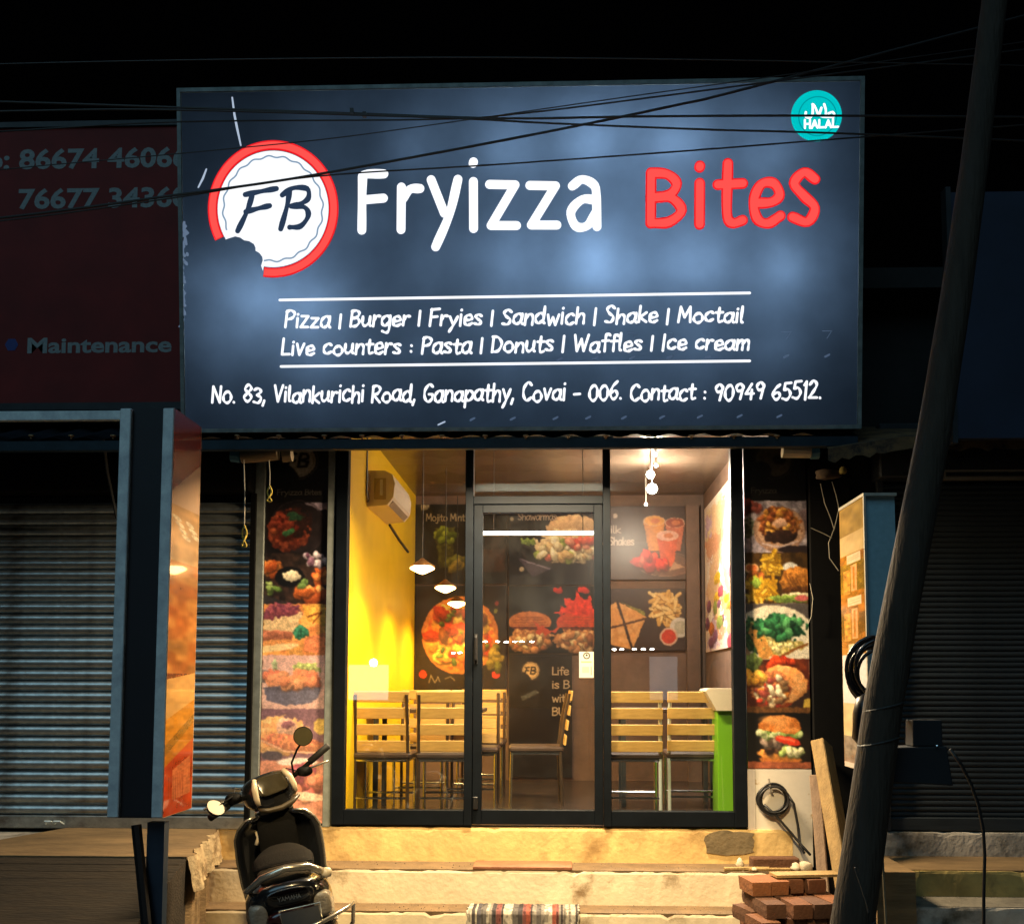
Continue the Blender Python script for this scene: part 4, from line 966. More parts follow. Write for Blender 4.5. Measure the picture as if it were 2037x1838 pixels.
cv.rect(R0, 1313, R1, 1410, '6a2c14', tex=.3, cell=14, col2='4a1e12'); cv.bits(10, 1500, 1322, 16, 10, (5, 9), ['3a5a24', '6a7a3a'], seed=26); cv.bits(10, 1545, 1318, 34, 8, (5, 9), ['b03818', 'c85020', '8a2412'], seed=27)
cv.ell(1560, 1362, 46, 36, 'd08848', rot=15, edge=.05, tex=.18, cell=8, col2='dc9c5c'); cv.ell(1532, 1372, 38, 36, 'a8643a', edge=.12, tex=.4, cell=4); cv.bits(50, 1530, 1374, 32, 30, (3, 7), ['d8b88c', 'b03420', '7a5a3a', 'c8742c', '8a3c30', 'e0cca0'], seed=28)
cv.bits(14, 1500, 1352, 16, 16, (4, 8), ['c8862c', 'b03c20', 'd09c3c'], seed=29); cv.poly([(1575, 1400), (1609, 1372), (1609, 1410), (1560, 1410)], '2c1c16'); cv.ell(1606, 1402, 10, 12, 'b8963c')
cv.rect(R0, 1407, R1, 1419, '5c3a1c', tex=.3)
cv.rect(R0, 1418, R1, 1526, '0c0a09'); cv.ell(1549, 1508, 42, 10, 'a8622c', tex=.15); cv.ell(1546, 1496, 42, 12, 'c4803c', edge=.08, tex=.2); cv.bits(22, 1542, 1484, 34, 7, (4, 7), ['4c3020', '6a4630', '2c1c14'], seed=30); cv.bits(16, 1570, 1494, 24, 6, (4, 7), ['93a858', 'b0c078', 'd0cc98'], seed=31); cv.bits(16, 1540, 1474, 30, 5, (4, 7), ['8a7466', '5c463a', 'b09c88'], seed=33)
cv.bits(24, 1548, 1458, 44, 6, (4, 7), ['7c9448', 'a8b878', 'c8cc98', '5c7434'], seed=32)
cv.ell(1564, 1472, 26, 8, 'c8341c', rot=14, tex=.1); cv.ell(1560, 1469, 20, 2.5, 'e86a48', rot=14)
cv.ell(1548, 1444, 42, 21, 'b06428', cut=lambda X, Y: (Y < 1456 + (X - 1548) * .12).astype(float), tex=.15, cell=8, col2='c88040'); cv.ell(1540, 1434, 26, 8, 'cf8c4c', rot=6, soft=6)
cv.rect(R0, 1513, R1, 1526, '8a4a30', tex=.25, cell=10)
cv.photo(); cv.grain(.08)
rp_ = empty('picture_banner', (px_x(1545), 0, ZF), 'tall banner of five food pictures right of the glass front, burger lowest', 'banner')
zt, zb = px_z(880), px_z(1526)
xa, xb = px_x(1484), px_x(1609)
mk('backing', MB().span((xa, -.004, zb), (xb, .05, zt)), DARKMETAL, rp_)
sheet('print', cv, (xa, -.008, zt), (xb, -.008, zt), (xa, -.008, zb), (xb, -.008, zb), PRINT, rp_, sat=1.0)
base = empty('base_board', (px_x(1548), 0, Z1), 'stained white board under the right picture banner', 'board')
mk('board', MB().span((xa + .045, -.012, Z1 - .02), (xb, .05, zb - .004)), M('stained_white_board', (.68, .62, .52), .65, 0, .12, 4, .05, 30, spots=((.40, .24, .08), 1.9, .56, .60)), base)
mk('edge_strip', MB().span((xa - .008, -.016, Z1 - .02), (xa + .043, .05, zb - .004)), M('pale_strip', (.62, .56, .50), .7, 0, .15, 8), base)
# ================================================================== INSIDE THE SHOP
YW = YB - .03
def wrect(px0, py0, px1, py1, Y=YW):
    my, mx = (py0 + py1) / 2, (px0 + px1) / 2
    x0, x1, z0, z1 = at(px0, my, Y).x, at(px1, my, Y).x, at(mx, py0, Y).z, at(mx, py1, Y).z
    return (x0, Y, z0), (x1, Y, z0), (x0, Y, z1), (x1, Y, z1)
WPRINT = print_mat('wall_print', .85, .35)
def wposter(cv, label, mat=WPRINT, Y=YW, name='menu_poster'):
    cv.photo(.8, 6, .05, 1)
    x0, y0, x1, y1 = cv.b; a, b, c_, d_ = wrect(x0, y0, x1, y1, Y)
    t = empty(name, ((a[0] + b[0]) / 2, Y, c_[2]), label, 'poster')
    mk('board', MB().span((a[0] - .006, Y + .003, c_[2] - .006), (b[0] + .006, YB, a[2] + .006)), DARKBROWN, t)
    sheet('print', cv, a, b, c_, d_, mat, t); return t
cv = Canvas(827, 1004, 1008, 1160, .8, '1a1410'); cv.ell(845, 1008, 9, 8, 'a89a78', edge=.3, tex=.4, cell=3); cv.text('Mojito Mint', 847, 1036, 8.5, 1.9, 'b0a080', width=78)
cv.poly([(864, 1050), (905, 1048), (900, 1128), (874, 1130)], '55541a', edge=2, tex=.4, cell=6, col2='3c3a14'); cv.bits(18, 884, 1066, 20, 14, (4, 9), ['6a7a1c', '4a5816', '7c8a2c'], seed=40); cv.bits(8, 905, 1120, 16, 18, (6, 10), ['5a5c1c', '7a6a24'], seed=41)
cv.ell(985, 1090, 22, 30, '2a1c14', edge=.3, tex=.4); cv.rect(958, 1092, 1004, 1138, '3a2416', tex=.2)
wposter(cv, 'dark drink poster lettered Mojito Mint beside the yellow wall')
cv = Canvas(1013, 1004, 1203, 1163, .8, '181216'); cv.text('Shawarmas', 1030, 1034, 8.5, 2.0, 'a89684', width=78)
cv.ell(1018, 1032, 4, 4, '9a9078'); cv.ell(1140, 1052, 52, 28, 'c8a67c', edge=.08, tex=.15, cell=8); cv.ell(1130, 1086, 66, 32, 'c9b28a', edge=.18, tex=.25, cell=5)
cv.bits(50, 1128, 1092, 58, 24, (4, 9), ['c9b890', '8a9a48', 'd8cca4', 'b8503c', '6a7a34', 'b89a6c'], seed=42); cv.bits(14, 1155, 1082, 26, 12, (4, 8), ['c0503c', 'a83828', 'd88a70'], seed=43); cv.ell(1050, 1078, 14, 8, '7c9448', edge=.4, tex=.3)
cv.poly([(1030, 1110), (1100, 1130), (1060, 1148)], '3c3040', tex=.2); cv.line([(1036, 1112), (1094, 1132)], 2, '8a8090'); cv.ell(1038, 1132, 5, 5, 'a89a80')
wposter(cv, 'dark poster lettered Shawarmas with a filled wrap, above the burgers')
cv = Canvas(1207, 1008, 1381, 1152, .8, '46342e'); cv.a *= (1 + .1 * (vnoise(cv.h, cv.w, 30, 3) - .5))[..., None]
cv.ell(1224, 1026, 5, 5, 'b8a898'); cv.text('Milk', 1196, 1060, 9, 2.2, 'b9a79a', width=40); cv.text('Shakes', 1212, 1084, 9.5, 2.4, 'c9b8a8', width=50)
cv.ell(1322, 1122, 54, 24, '6a4a3c', rot=6, tex=.12); cv.ring(1322, 1122, 54, 2, '9a7a6a', ry=24)
for x, y, w2, top, bot, c1, c2 in ((1302, 1036, 21, 1040, 1096, 'd88a3c', 'e8a44c'), (1343, 1040, 19, 1042, 1096, 'c46a4a', '9a4a34'), (1328, 1066, 21, 1068, 1128, 'd8603c', 'e8b09a')):
    cv.poly([(x - w2, top), (x + w2, top), (x + w2 * .55, bot), (x - w2 * .55, bot)], c1, tex=.15, cell=8); cv.ell(x, y, w2, 10, c2, tex=.1); cv.ring(x, y, w2, 1.8, 'e8c0a0', ry=10); cv.ell(x + 2, y, w2 * .45, 5, 'd07a4c')
cv.bits(10, 1290, 1112, 20, 12, (7, 12), ['c82c20', 'a81c18', 'd84a34'], seed=44); cv.bits(5, 1318, 1126, 12, 6, (5, 8), ['c8301f', 'd84c34'], seed=45); cv.poly([(1340, 1118), (1362, 1128), (1330, 1136)], 'b89070')
wposter(cv, 'brown poster lettered Milk Shakes with three tall drinks')
cv = Canvas(1207, 1172, 1362, 1293, .8, '382a28'); cv.poly([(1214, 1204), (1228, 1196), (1286, 1226), (1258, 1292), (1214, 1282)], 'd89a58', tex=.12, cell=9, col2='e2aa6a'); cv.poly([(1232, 1196), (1282, 1216), (1284, 1226)], '7a7a3c', tex=.4, cell=3)
cv.line([(1228, 1196), (1258, 1292)], 5, '2c1c18'); cv.line([(1210, 1250), (1286, 1230)], 4, '4a2c1c'); rr = np.random.default_rng(8)
fries(cv, 60, 1305, 1188, 1344, 1232, 17, 6.5, ['e8c078', 'f0d08c', 'd8a858', 'c08c44'], rr); cv.ell(1352, 1248, 20, 20, 'd8d0c4'); cv.ell(1354, 1248, 13, 13, 'b8b4a0', tex=.1); cv.ell(1330, 1266, 18, 18, 'e0b8a0'); cv.ell(1330, 1266, 14, 14, 'c83c28', tex=.1)
wposter(cv, 'poster of a cut toasted sandwich beside a heap of fries')
cv = Canvas(827, 1166, 1006, 1372, .8, '20150f'); cv.a *= (1 + .5 * (vnoise(cv.h, cv.w, 14, 3) - .5))[..., None]
cv.ell(915, 1264, 76, 77, 'c87838', edge=.02, tex=.15); cv.ell(915, 1264, 68, 69, 'd89a3c', edge=.05, tex=.3, cell=7, col2='c8602a'); cv.bits(46, 915, 1264, 60, 60, (7, 14), ['c8481f', 'd8742c', 'e0b048', 'e8c460', 'a8341a', 'd88a34'], seed=46, tex=.3); cv.bits(16, 915, 1264, 56, 56, (5, 9), ['8a2c18', '6a3a1c', '9a3c20'], seed=47); cv.bits(14, 915, 1264, 58, 58, (3, 5), ['5a6a24', '3c4a1c'], seed=48)
cv.ell(842, 1341, 8, 8, 'c83420'); cv.ell(987, 1341, 8, 8, 'c83420'); cv.bits(8, 985, 1310, 14, 22, (5, 9), ['4c4a1c', '6a5a24'], seed=49); cv.line([(854, 1358), (858, 1344), (866, 1358), (872, 1346), (876, 1356)], 1.6, '9a8a6c'); cv.line([(886, 1350), (898, 1346), (906, 1354)], 1.6, '8a7a5c'); cv.ell(988, 1200, 4, 5, '8a3430'); cv.ell(986, 1216, 4, 4, '7a7a34')
wposter(cv, 'poster of a large round pizza behind the hanging lamps')
cv = Canvas(1013, 1166, 1203, 1299, .8, '0b0808')
for cx in (1054, 1150):
    fl = cx > 1100
    cv.ell(cx, 1272, 44, 26, 'b88a58', edge=.2, tex=.45, cell=4, col2='8a5a34'); cv.bits(40, cx, 1276, 40, 18, (3, 7), ['d0a878', 'b88050', '7a4c30', 'c8b080', '9a6a40'], seed=cx); cv.ell(cx, 1246, 42, 7, '6a2c18', edge=.2, tex=.4)
    cv.ell(cx, 1238, 43, 22, 'c8401c' if fl else 'b8703c', cut=lambda X, Y: (Y < 1246).astype(float), tex=.2, cell=7); 
    for i in range(4): cv.line([(cx - 36 + 4 * i, 1243 - 5 * i), (cx + 36 - 4 * i, 1243 - 5 * i)], 1.4, '8a4420')
for pts in (((1110, 1222), (1128, 1190), (1138, 1196), (1150, 1166), (1156, 1192), (1170, 1186), (1190, 1222)), ((1100, 1222), (1118, 1206), (1122, 1224))): cv.poly(pts, 'd8361c', edge=7, ecell=8, tex=.3, cell=6)
cv.ell(1110, 1174, 10, 6, 'b02414', edge=.4); cv.ell(1162, 1174, 12, 6, 'c42c18', edge=.4); cv.poly([(1060, 1236), (1100, 1256), (1120, 1240), (1110, 1260), (1070, 1262)], 'c04824', edge=4)
wposter(cv, 'black poster of two burgers, the right one in flames')
cv = Canvas(1013, 1301, 1137, 1545, .8, '1c1513'); cv.b_fill = '1c1513'
fb_mark(cv, 1056, 1334, 17, pale='c9a878')
for i, s in enumerate(('Life', 'is B', 'with', 'BUR')): cv.text(s, 1098, 1342 + 27 * i, 9.5, 2.4, 'b9a892', width=(34, 36, 38, 38)[i], font=GL)
cv.poly([(1036, 1386), (1066, 1372), (1072, 1378), (1040, 1394)], '4a4c4c', tex=.3)
wposter(cv, 'dark panel with a round emblem and pale slogan Life is B with BUR')
# frames between the posters
tag(mk('pillar_strip', MB().span((at(1365, 1200, YW).x, YW - .05, ZF), (at(1391, 1200, YW).x, YB, at(1380, 1006, YW).z)), BROWNWALL), 'narrow brown pillar strip right of the fries poster', 'pillar')
# bright menu sheets on the right wall
XM = XR - .012
cv = Canvas(0, 0, 200, 380, .6, 'f0e0d0'); rr = np.random.default_rng(11)
for i in range(46):
    cv.poly([(rr.uniform(0, 200), rr.uniform(0, 380)) for _ in range(4)], ['e8c49a', 'd8a07a', 'f4ece0', 'c8b0c8', 'e8d8a0', 'f8f4ec', 'c89a7c'][rr.integers(7)], edge=10, tex=.1)
for i in range(16): cv.ell(rr.uniform(10, 190), rr.uniform(180, 370), rr.uniform(8, 22), rr.uniform(8, 18), ['c8742c', 'a84a5c', '8a9a4c', 'd8b030', '7a4a6a'][rr.integers(5)], edge=.2, tex=.3)
zt, zb = 3.25, atx(1410, 1296, XM).z
for i, (ya, yb_) in enumerate(((3.15, 1.30), (1.22, .20))):
    t = empty('menu_sheet', (XM, (ya + yb_) / 2, zb), ('bright printed menu sheet on the right wall, nearer the back corner', 'bright printed menu sheet on the right wall, nearer the glass')[i], 'poster')
    mk('board', MB().span((XM + .002, yb_, zb), (XR, ya, zt)), WHITE, t)
    sheet('print', cv, (XM, ya, zt), (XM, yb_, zt), (XM, ya, zb), (XM, yb_, zb), print_mat('menu_print', .95, .4), t)
# air conditioner on the yellow wall
a, b = atx(742, 985, XL), atx(812, 985, XL)
yac0, yac1 = .10, 1.02
zac = atx(760, 930, XL).z
za1, za0 = atx(800, 960, XL).z + .02, atx(775, 1010, XL).z - .02
t = empty('air_conditioner', (XL, .9, 2.7), 'cream wall air conditioner high on the yellow wall', 'air conditioner')
ya, yb_ = .72, 1.58
prof = [(0, 3.15), (.13, 3.15), (.185, 3.12), (.205, 3.05), (.195, 2.95), (.15, 2.89), (.0, 2.875)]
mk('body', MB().loft([[Vector((XL + x, y, z)) for x, z in prof] for y in (ya, yb_)]), M('cream_plastic', (.74, .64, .50), .4, 0, .06, 6), t)
mk('louvre', MB().box((XL + .165, (ya + yb_) / 2, 2.912), (.012, yb_ - ya - .12, .05), Matrix.Rotation(.8, 3, 'Y')), M('grey_louvre', (.25, .20, .15), .5), t)
mk('side_panel', MB().span((XL + .05, ya - .008, 2.93), (XL + .14, ya, 3.09)), M('tan_plastic', (.45, .34, .16), .5), t)
mk('side_slot', MB().span((XL + .095, ya - .014, 2.96), (XL + .115, ya - .0085, 3.08)), WHITE, t)
tag(mk('wall_cable', MB().tube([(XL + .012, .62, 3.4), (XL + .012, .62, 2.98), (XL + .012, .66, 2.90), (XL + .012, .70, 2.92)], .007, 6), CABLE), 'thin dark cable down the yellow wall near the air conditioner', 'cable')
tag(mk('wall_cable', MB().tube([(XL + .008, 1.68, 2.885), (XL + .008, 2.2, 2.83), (XL + .008, 2.75, 2.79)], .012, 6), CABLE), 'dark slanting line of cable below the air conditioner', 'cable')
# hanging lamps
ZL = 2.37
SHADE = M('copper_shade', (.35, .16, .05), .4, .6, .2, 8)
lamp_spots = [(840, 1131, 7.45), (886, 1170, 8.75), (909, 1201, 9.85)]
plabel = ['hanging lamp nearest the glass front, over the yellow wall side', 'middle hanging lamp of the row of three', 'hanging lamp farthest back, before the pizza poster']
p0 = None
for i, (px, py, d) in enumerate(lamp_spots):
    p = at(px, py, d - 7.0)
    if p0 is None:
        p0 = empty('pendant_lamp', p, plabel[0], 'lamp', 'hanging lamps over the tables')
        mk('shade', MB().lathe([(.012, .075), (.020, .065), (.090, .020), (.091, .015), (.020, .058)], 20, p), SHADE, p0, smooth=True)
        mk('bulb', MB().lathe([(0, -.042), (.030, -.032), (.085, -.004), (.089, .004), (.055, .026), (.018, .05)], 20, p), E('warm_bulb', (1.0, .62, .22), 26), p0, smooth=True)
        mk('cord', MB().tube([p + Vector((0, 0, .08)), Vector((p.x, p.y, ZCE))], .004, 6), CABLE, p0)
        root = p0
    else:
        root = copy_tree(p0, p, 0, plabel[i], 'hanging lamps over the tables')
    lamp('pendant_light', 'SPOT', p + Vector((0, 0, -.06)), p + Vector((0, 0, -1)), 150, (1.0, .62, .20), shadow_soft_size=.05, spot_size=math.radians(160), spot_blend=.8)
# bright bulbs on the right, white tube over the middle
BULB = E('white_bulb', (1.0, .93, .82), 60)
b0 = None; bl_ = ['bright bulb farthest forward on the ceiling by the right wall', 'second small ceiling bulb by the right wall', 'large glaring ceiling bulb by the right wall', 'glaring ceiling bulb just below the large one', 'small ceiling bulb nearest the milk shake poster']
for i, (px, py, r_) in enumerate(((1303, 904, .016), (1305, 926, .014), (1294, 944, .034), (1297, 972, .046), (1285, 1003, .014))):
    Y = (0.55, .85, 1.30, 1.75, 2.4)[i]; p = at(px, py, Y)
    t = empty('ceiling_bulb', p, bl_[i], 'bulb', 'ceiling bulbs by the right wall')
    mk('bulb', MB().lathe([(0, -r_), (r_ * .7, -r_ * .7), (r_, 0), (r_ * .7, r_ * .7), (0, r_)], 14, p), BULB, t, smooth=True)
    mk('stem', MB().tube([p + Vector((0, 0, r_)), Vector((p.x, p.y, ZCE))], .006, 6), WHITE, t)
lamp('bulb_light', 'POINT', at(1297, 972, 1.75) + Vector((0, -.1, -.06)), None, 110, (1.0, .82, .62), shadow_soft_size=.06)
for px, py, Y, e in ((1294, 944, 1.30, 380), (1297, 972, 1.75, 320)):
    p = at(px, py, Y) + Vector((.06, 0, -.03))
    lamp('wall_spot', 'SPOT', p, (XR, Y - .45, 2.25), e, (1.0, .86, .70), shadow_soft_size=.05, spot_size=math.radians(120), spot_blend=.5)
a, b = at(958, 1063, .16), at(1183, 1057, .16); b.z = a.z = (a.z + b.z) / 2
t = empty('tube_light', (a + b) / 2, 'white glowing tube lamp seen through the top of the glass door', 'lamp')
mk('tube', MB().tube([a, b], .013, 10), E('white_tube', (1.0, .93, .84), 7), t)
mk('batten', MB().span((a.x, .16 + .012, a.z - .012), (b.x, .16 + .05, a.z + .012)), WHITE, t)
for x in (a.x + .08, b.x - .08): mk('hanger', MB().tube([(x, .20, a.z), (x, .20, ZCE)], .003, 6), BLACK, t)
lamp('tube_glow', 'AREA', (a + b) / 2 + Vector((0, -.03, -.05)), (a + b) / 2 + Vector((0, .5, -1)), 16, (1.0, .86, .68), shape='RECTANGLE', size=.7, size_y=.05)
# counter with white moulded top and green front
xg0, xg1 = at(1428, 1500, .35).x, XR - .01
zg = at(1440, 1413, .35).z; zt = CAM.z - (1369 - 1360) * 7.4 / F_PX
t = empty('counter', ((xg0 + xg1) / 2, 1.3, ZF), 'bright green serving counter with thick white rounded top', 'counter')
mk('panel', MB().span((xg0, .35, ZF), (xg1, .62, zg), .004), M('lime_green_laminate', (.16, .42, .012), .45, 0, .06, 5), t)
xo = at(1404, 1380, .30).x
prof = [(xg0 - .012, zg), (xo + .02, zt - .055), (xo, zt - .02), (xo + .012, zt - .004), (xo + .05, zt), (xg1, zt), (xg1, zg)]
mk('counter_top', MB().loft([[Vector((x, y, z)) for x, z in prof] for y in (.30, .66)]), M('cream_solid_top', (.70, .60, .45), .35, 0, .06, 5), t)

# chairs: slatted timber back and dark seat on a bent tube frame
FRAME = M('brown_tube_frame', (.10, .07, .05), .35, .7, .2, 10)
PALEST = M('pale_blue_steel', (.62, .70, .72), .35, .2, .1, 10)
def make_chair(label, group, inset=-.018, fm=None):
    t = empty('slat_chair', (0, 0, 0), label, 'chair', group)
    hw = .185
    for s in (-1, 1):
        mk('rear_post', MB().tube([(s * hw, -.20, 0), (s * hw, -.185, .42), (s * hw * .99, -.215, .66), (s * hw * .97, -.255, .86)], .0125, 8), fm or FRAME, t, local=True)
        mk('front_leg', MB().tube([(s * hw, .20, 0), (s * hw, .19, .405)], .0115, 8), STEEL, t, local=True)
    mk('seat', MB().box((0, .0, .432), (.41, .42, .045), None, .014), DARKWOOD, t, local=True)
    mk('seat_rail', MB().tube([(-hw, -.19, .40), (hw, -.19, .40), (hw, .19, .40), (-hw, .19, .40)], .010, 6, closed=True), STEEL, t, local=True)
    mk('stretcher', MB().tube([(-hw, .197, .14), (hw, .197, .14)], .008, 6).tube([(-hw, -.197, .14), (hw, -.197, .14)], .008, 6), STEEL, t, local=True)
    s0 = None
    for k, z in enumerate((.50, .615, .73, .845)):
        y = -.200 - .06 * max(0, (z - .45)) / .43 + inset
        mk('back_slat', MB().box((0, y, z), (.40, .016, .078), Matrix.Rotation(.13, 3, 'X'), .004), WOOD, t, local=True)
    return t
def px_base(px, d): return at(px, 1500, d - 7.0).x
ch0 = make_chair('slat chair nearest the yellow wall with its back to the glass', 'slatted dining chairs', .016)
ORIGIN[ch0.name] = Vector((0, 0, 0))
spots = [(756, 7.30, 0.0, None), (882, 7.32, .02, 'slat chair behind the left door frame with its back to the glass'),
         (846, 8.55, math.pi, 'slat chair facing the glass, across the table by the yellow wall'), (946, 8.45, math.pi, 'slat chair facing the glass, half hidden by the left door frame'),
         (1066, 8.35, math.pi / 2 + .05, 'slat chair turned sideways in the middle of the door glass'),
         (1262, 7.40, .0, 'slat chair right of the door with its back to the glass'), (1386, 7.50, -.02, 'slat chair tucked in beside the green counter'),
         (962, 9.3, math.pi, 'slat chair farthest back, left of the dark slogan panel')]
for i, (px, d, rz, lb) in enumerate(spots):
    p = Vector((px_base(px, d), d - 7.0 + .25 * math.cos(rz), ZF))
    if i == 0: ch0.location = p; ch0.rotation_euler = (0, 0, rz)
    elif i == 1: copy_tree(ch0, p, rz, lb, 'slatted dining chairs'); ch1 = make_chair('x', 'slatted dining chairs')
    elif i == 2: ch1.location = p; ch1.rotation_euler = (0, 0, rz); ch1['label'] = lb
    elif i == 5: ch2 = make_chair(lb, 'slatted dining chairs', -.018, PALEST); ch2.location = p; ch2.rotation_euler = (0, 0, rz)
    elif i == 6: copy_tree(ch2, p, rz, lb, 'slatted dining chairs')
    else: copy_tree(ch1, p, rz, lb, 'slatted dining chairs')
# tables
def table(x, y, wx, wy, label):
    t = empty('dining_table', (x, y, ZF), label, 'table', 'dining tables')
    mk('table_top', MB().box((x, y, ZF + .735), (wx, wy, .03), None, .005), DARKWOOD, t)
    for s in (-1, 1):
        for q in (-1, 1): mk('leg', MB().box((x + s * (wx / 2 - .06), y + q * (wy / 2 - .06), ZF + .36), (.035, .035, .72)), DARKMETAL, t)
table(px_base(850, 7.95), 1.02, .86, .50, 'dark table between the chairs by the yellow wall')
table(px_base(1325, 8.3), 1.36, .80, .50, 'dark table behind the two chairs right of the door')
# ================================================================== OUTSIDE OBJECTS
# coiled cable on the white base board
HOSE = M('black_hose', (.010, .010, .011), .45, 0, .2, 30)
c = at(1537, 1590, -.03); t = empty('cable_coil', (c.x, -.03, c.z - .1), 'coil of black cable hung on a nail on the white board', 'cable')
rr = random.Random(3)
for k in range(6):
    a_, b_ = .092 + rr.uniform(-.012, .012), .094 + rr.uniform(-.012, .012); ox, oz = rr.uniform(-.010, .010), rr.uniform(-.008, .008)
    mk('loop', MB().tube([(c.x + ox + a_ * math.cos(q), -.03 - .006 * k - .004 * math.sin(3 * q), c.z + oz + b_ * math.sin(q)) for q in [2 * math.pi * i / 28 for i in range(28)]], .0068, 6, closed=True), HOSE, t, smooth=True)
pth = [at(1566, 1578, -.06), at(1579, 1598, -.065), at(1587, 1640, -.06), at(1591, 1680, -.07), at(1600, 1696, -.12)]
mk('tail', MB().tube(pth, .0085, 6), HOSE, t, smooth=True)
mk('tail', MB().tube([at(1520, 1600, -.06), at(1542, 1620, -.06), at(1570, 1652, -.07), at(1594, 1680, -.08), at(1612, 1700, -.14)], .0085, 6), HOSE, t, smooth=True)
mk('nail', MB().tube([at(1529, 1548, -.05), at(1531, 1562, -.05), at(1536, 1575, -.05)], .007, 6), PALECEM, t)

# leaning timbers
TIMB = M('rough_timber', (.34, .22, .085), .8, 0, .35, 5, .3, 30, stretch=(5, 5, .8))
TIMB2 = M('grey_timber', (.22, .15, .10), .85, 0, .35, 5, .3, 30, stretch=(5, 5, .8))
def beam(bot, top, wx, wy, rz):
    d = (top - bot); L_ = d.length; zq = d.normalized(); x = Vector((math.cos(rz), math.sin(rz), 0)); x = (x - zq * x.dot(zq)).normalized(); y = zq.cross(x)
    R_ = Matrix((x, y, zq)).transposed()
    return MB().box((bot + top) / 2, (wx, wy, L_), R_, .006)
tb, tt = at(1705, 1820, -.75), at(1634, 1478, -.16)
tag(mk('timber_post', beam(Vector((tb.x, -.75, .0)), tt, .085, .17, math.radians(-35)), TIMB), 'thick pale timber post leaning against the dark pillar behind the pole', 'timber')
tb, tt = at(1640, 1722, -.42), at(1621, 1542, -.12)
tag(mk('timber_plank', beam(Vector((tb.x, -.42, Z2 + .01)), tt, .065, .05, math.radians(-20)), TIMB2), 'short greyish plank leaning beside the thick timber post', 'timber')

# brick stack
BRK = [M('orange_brick', (.22, .078, .024), .9, 0, .3, 12, .3, 60, spots=((.16, .07, .03), 9, .56, .7)), M('dull_brick', (.15, .055, .02), .9, 0, .3, 12, .3, 60), M('dark_brick', (.095, .038, .016), .9, 0, .3, 12, .3, 60)]
pc = at(1582, 1838, -1.45)
bs = empty('brick_stack', (pc.x, -1.45, 0), 'rough stack of loose orange bricks by the foot of the pole', 'bricks')
rr = random.Random(12); BLX, BLY, BLZ = .105, .22, .072
protos = []
def rough_brick(seed):
    bm = bmesh.new(); bmesh.ops.create_cube(bm, size=1.0); bmesh.ops.subdivide_edges(bm, edges=bm.edges[:], cuts=1, use_grid_fill=True); r_ = random.Random(seed + 40)
    for v in bm.verts:
        n_ = sum(abs(abs(c) - .5) < .01 for c in v.co); k_ = 1 - (.10 * r_.random() if n_ == 3 else .05 * r_.random() if n_ == 2 else 0)
        v.co = Vector((v.co.x * BLX * k_ + r_.uniform(-.002, .002), v.co.y * BLY * (1 - (1 - k_) * .4), v.co.z * BLZ * (1 - (1 - k_) * .5) + BLZ / 2))
    bm.verts.index_update(); mb = MB().add([v.co.copy() for v in bm.verts], [[v.index for v in f.verts] for f in bm.faces]); bm.free(); return mb
for k in range(3):
    mb = rough_brick(k); o = mk('brick', mb, BRK[k], bs, local=True); protos.append(o)
used = [False] * 3
RZ = math.radians(12); cx0, cy0 = at(1500, 1800, -1.42).x + .075, -1.45
for lay in range(7):
    n = 4
    for i in range(n):
        for row in range(2):
            if lay == 6 and row == 0: continue
            u = i * .112 + rr.uniform(-.012, .012) + (.02 if lay % 2 else -.012); v = row * .235 + rr.uniform(-.045, .045)
            if i == 0: u += rr.uniform(-.035, .03)
            x = cx0 + u * math.cos(RZ) - v * math.sin(RZ); y = cy0 + u * math.sin(RZ) + v * math.cos(RZ)
            rz = RZ + rr.uniform(-.12, .12); p = Vector((x, y, lay * (BLZ + .0025)))
            k = rr.randrange(3)
            if not used[k]: used[k] = True; protos[k].location = p - ORIGIN[bs.name]; protos[k].rotation_euler = (0, 0, rz)
            else: o = again(protos[k], 'brick', p, bs); o.rotation_euler = (0, 0, rz)
# loose things on the ledge between steps and base board
def lump(name, p, s, mat, seed, label, cat, flat=.7, rz=0):
    bm = bmesh.new(); bmesh.ops.create_icosphere(bm, subdivisions=2, radius=1); r_ = random.Random(seed)
    ph = [r_.uniform(0, 6) for _ in range(6)]
    for v in bm.verts:
        f = 1 + .16 * math.sin(3 * v.co.x + ph[0]) + .14 * math.sin(4 * v.co.y + ph[1]) + .12 * math.sin(5 * v.co.z + ph[2]) + r_.uniform(-.05, .05)
        v.co = Vector((v.co.x * f * s[0], v.co.y * f * s[1], v.co.z * f * s[2]))
    bm.verts.index_update(); mb = MB().add([v.co + Vector(p) for v in bm.verts], [[v.index for v in f.verts] for f in bm.faces]); bm.free()
    return tag(mk(name, mb, mat, smooth=True), label, cat)
STONE = M('pale_stone', (.55, .46, .33), .8, 0, .25, 14, .3, 40)
p = at(1540, 1704, -.20); tag(mk('loose_brick', MB().box((p.x, -.20, Z1 + .037), (.30, .10, .072), Matrix.Rotation(.06, 3, 'Z'), .007), BRK[2]), 'single dark brick lying on the ledge below the white board', 'brick')
for i, (px, py, Y, s, lb) in enumerate(((1471, 1690, -.22, (.028, .025, .034), 'small pale stone left of the loose brick on the ledge'), (1583, 1716, -.30, (.036, .03, .026), 'pale stone at the foot of the timber plank'), (1604, 1714, -.30, (.042, .035, .036), 'largest pale stone beside the timber plank foot'), (1500, 1700, -.30, (.018, .016, .014), 'tiny pale stone before the loose brick'))):
    q = at(px, py, Y); lump('stone', (q.x, Y, Z1 + s[2] * .9), s, STONE, i + 3, lb, 'stone')
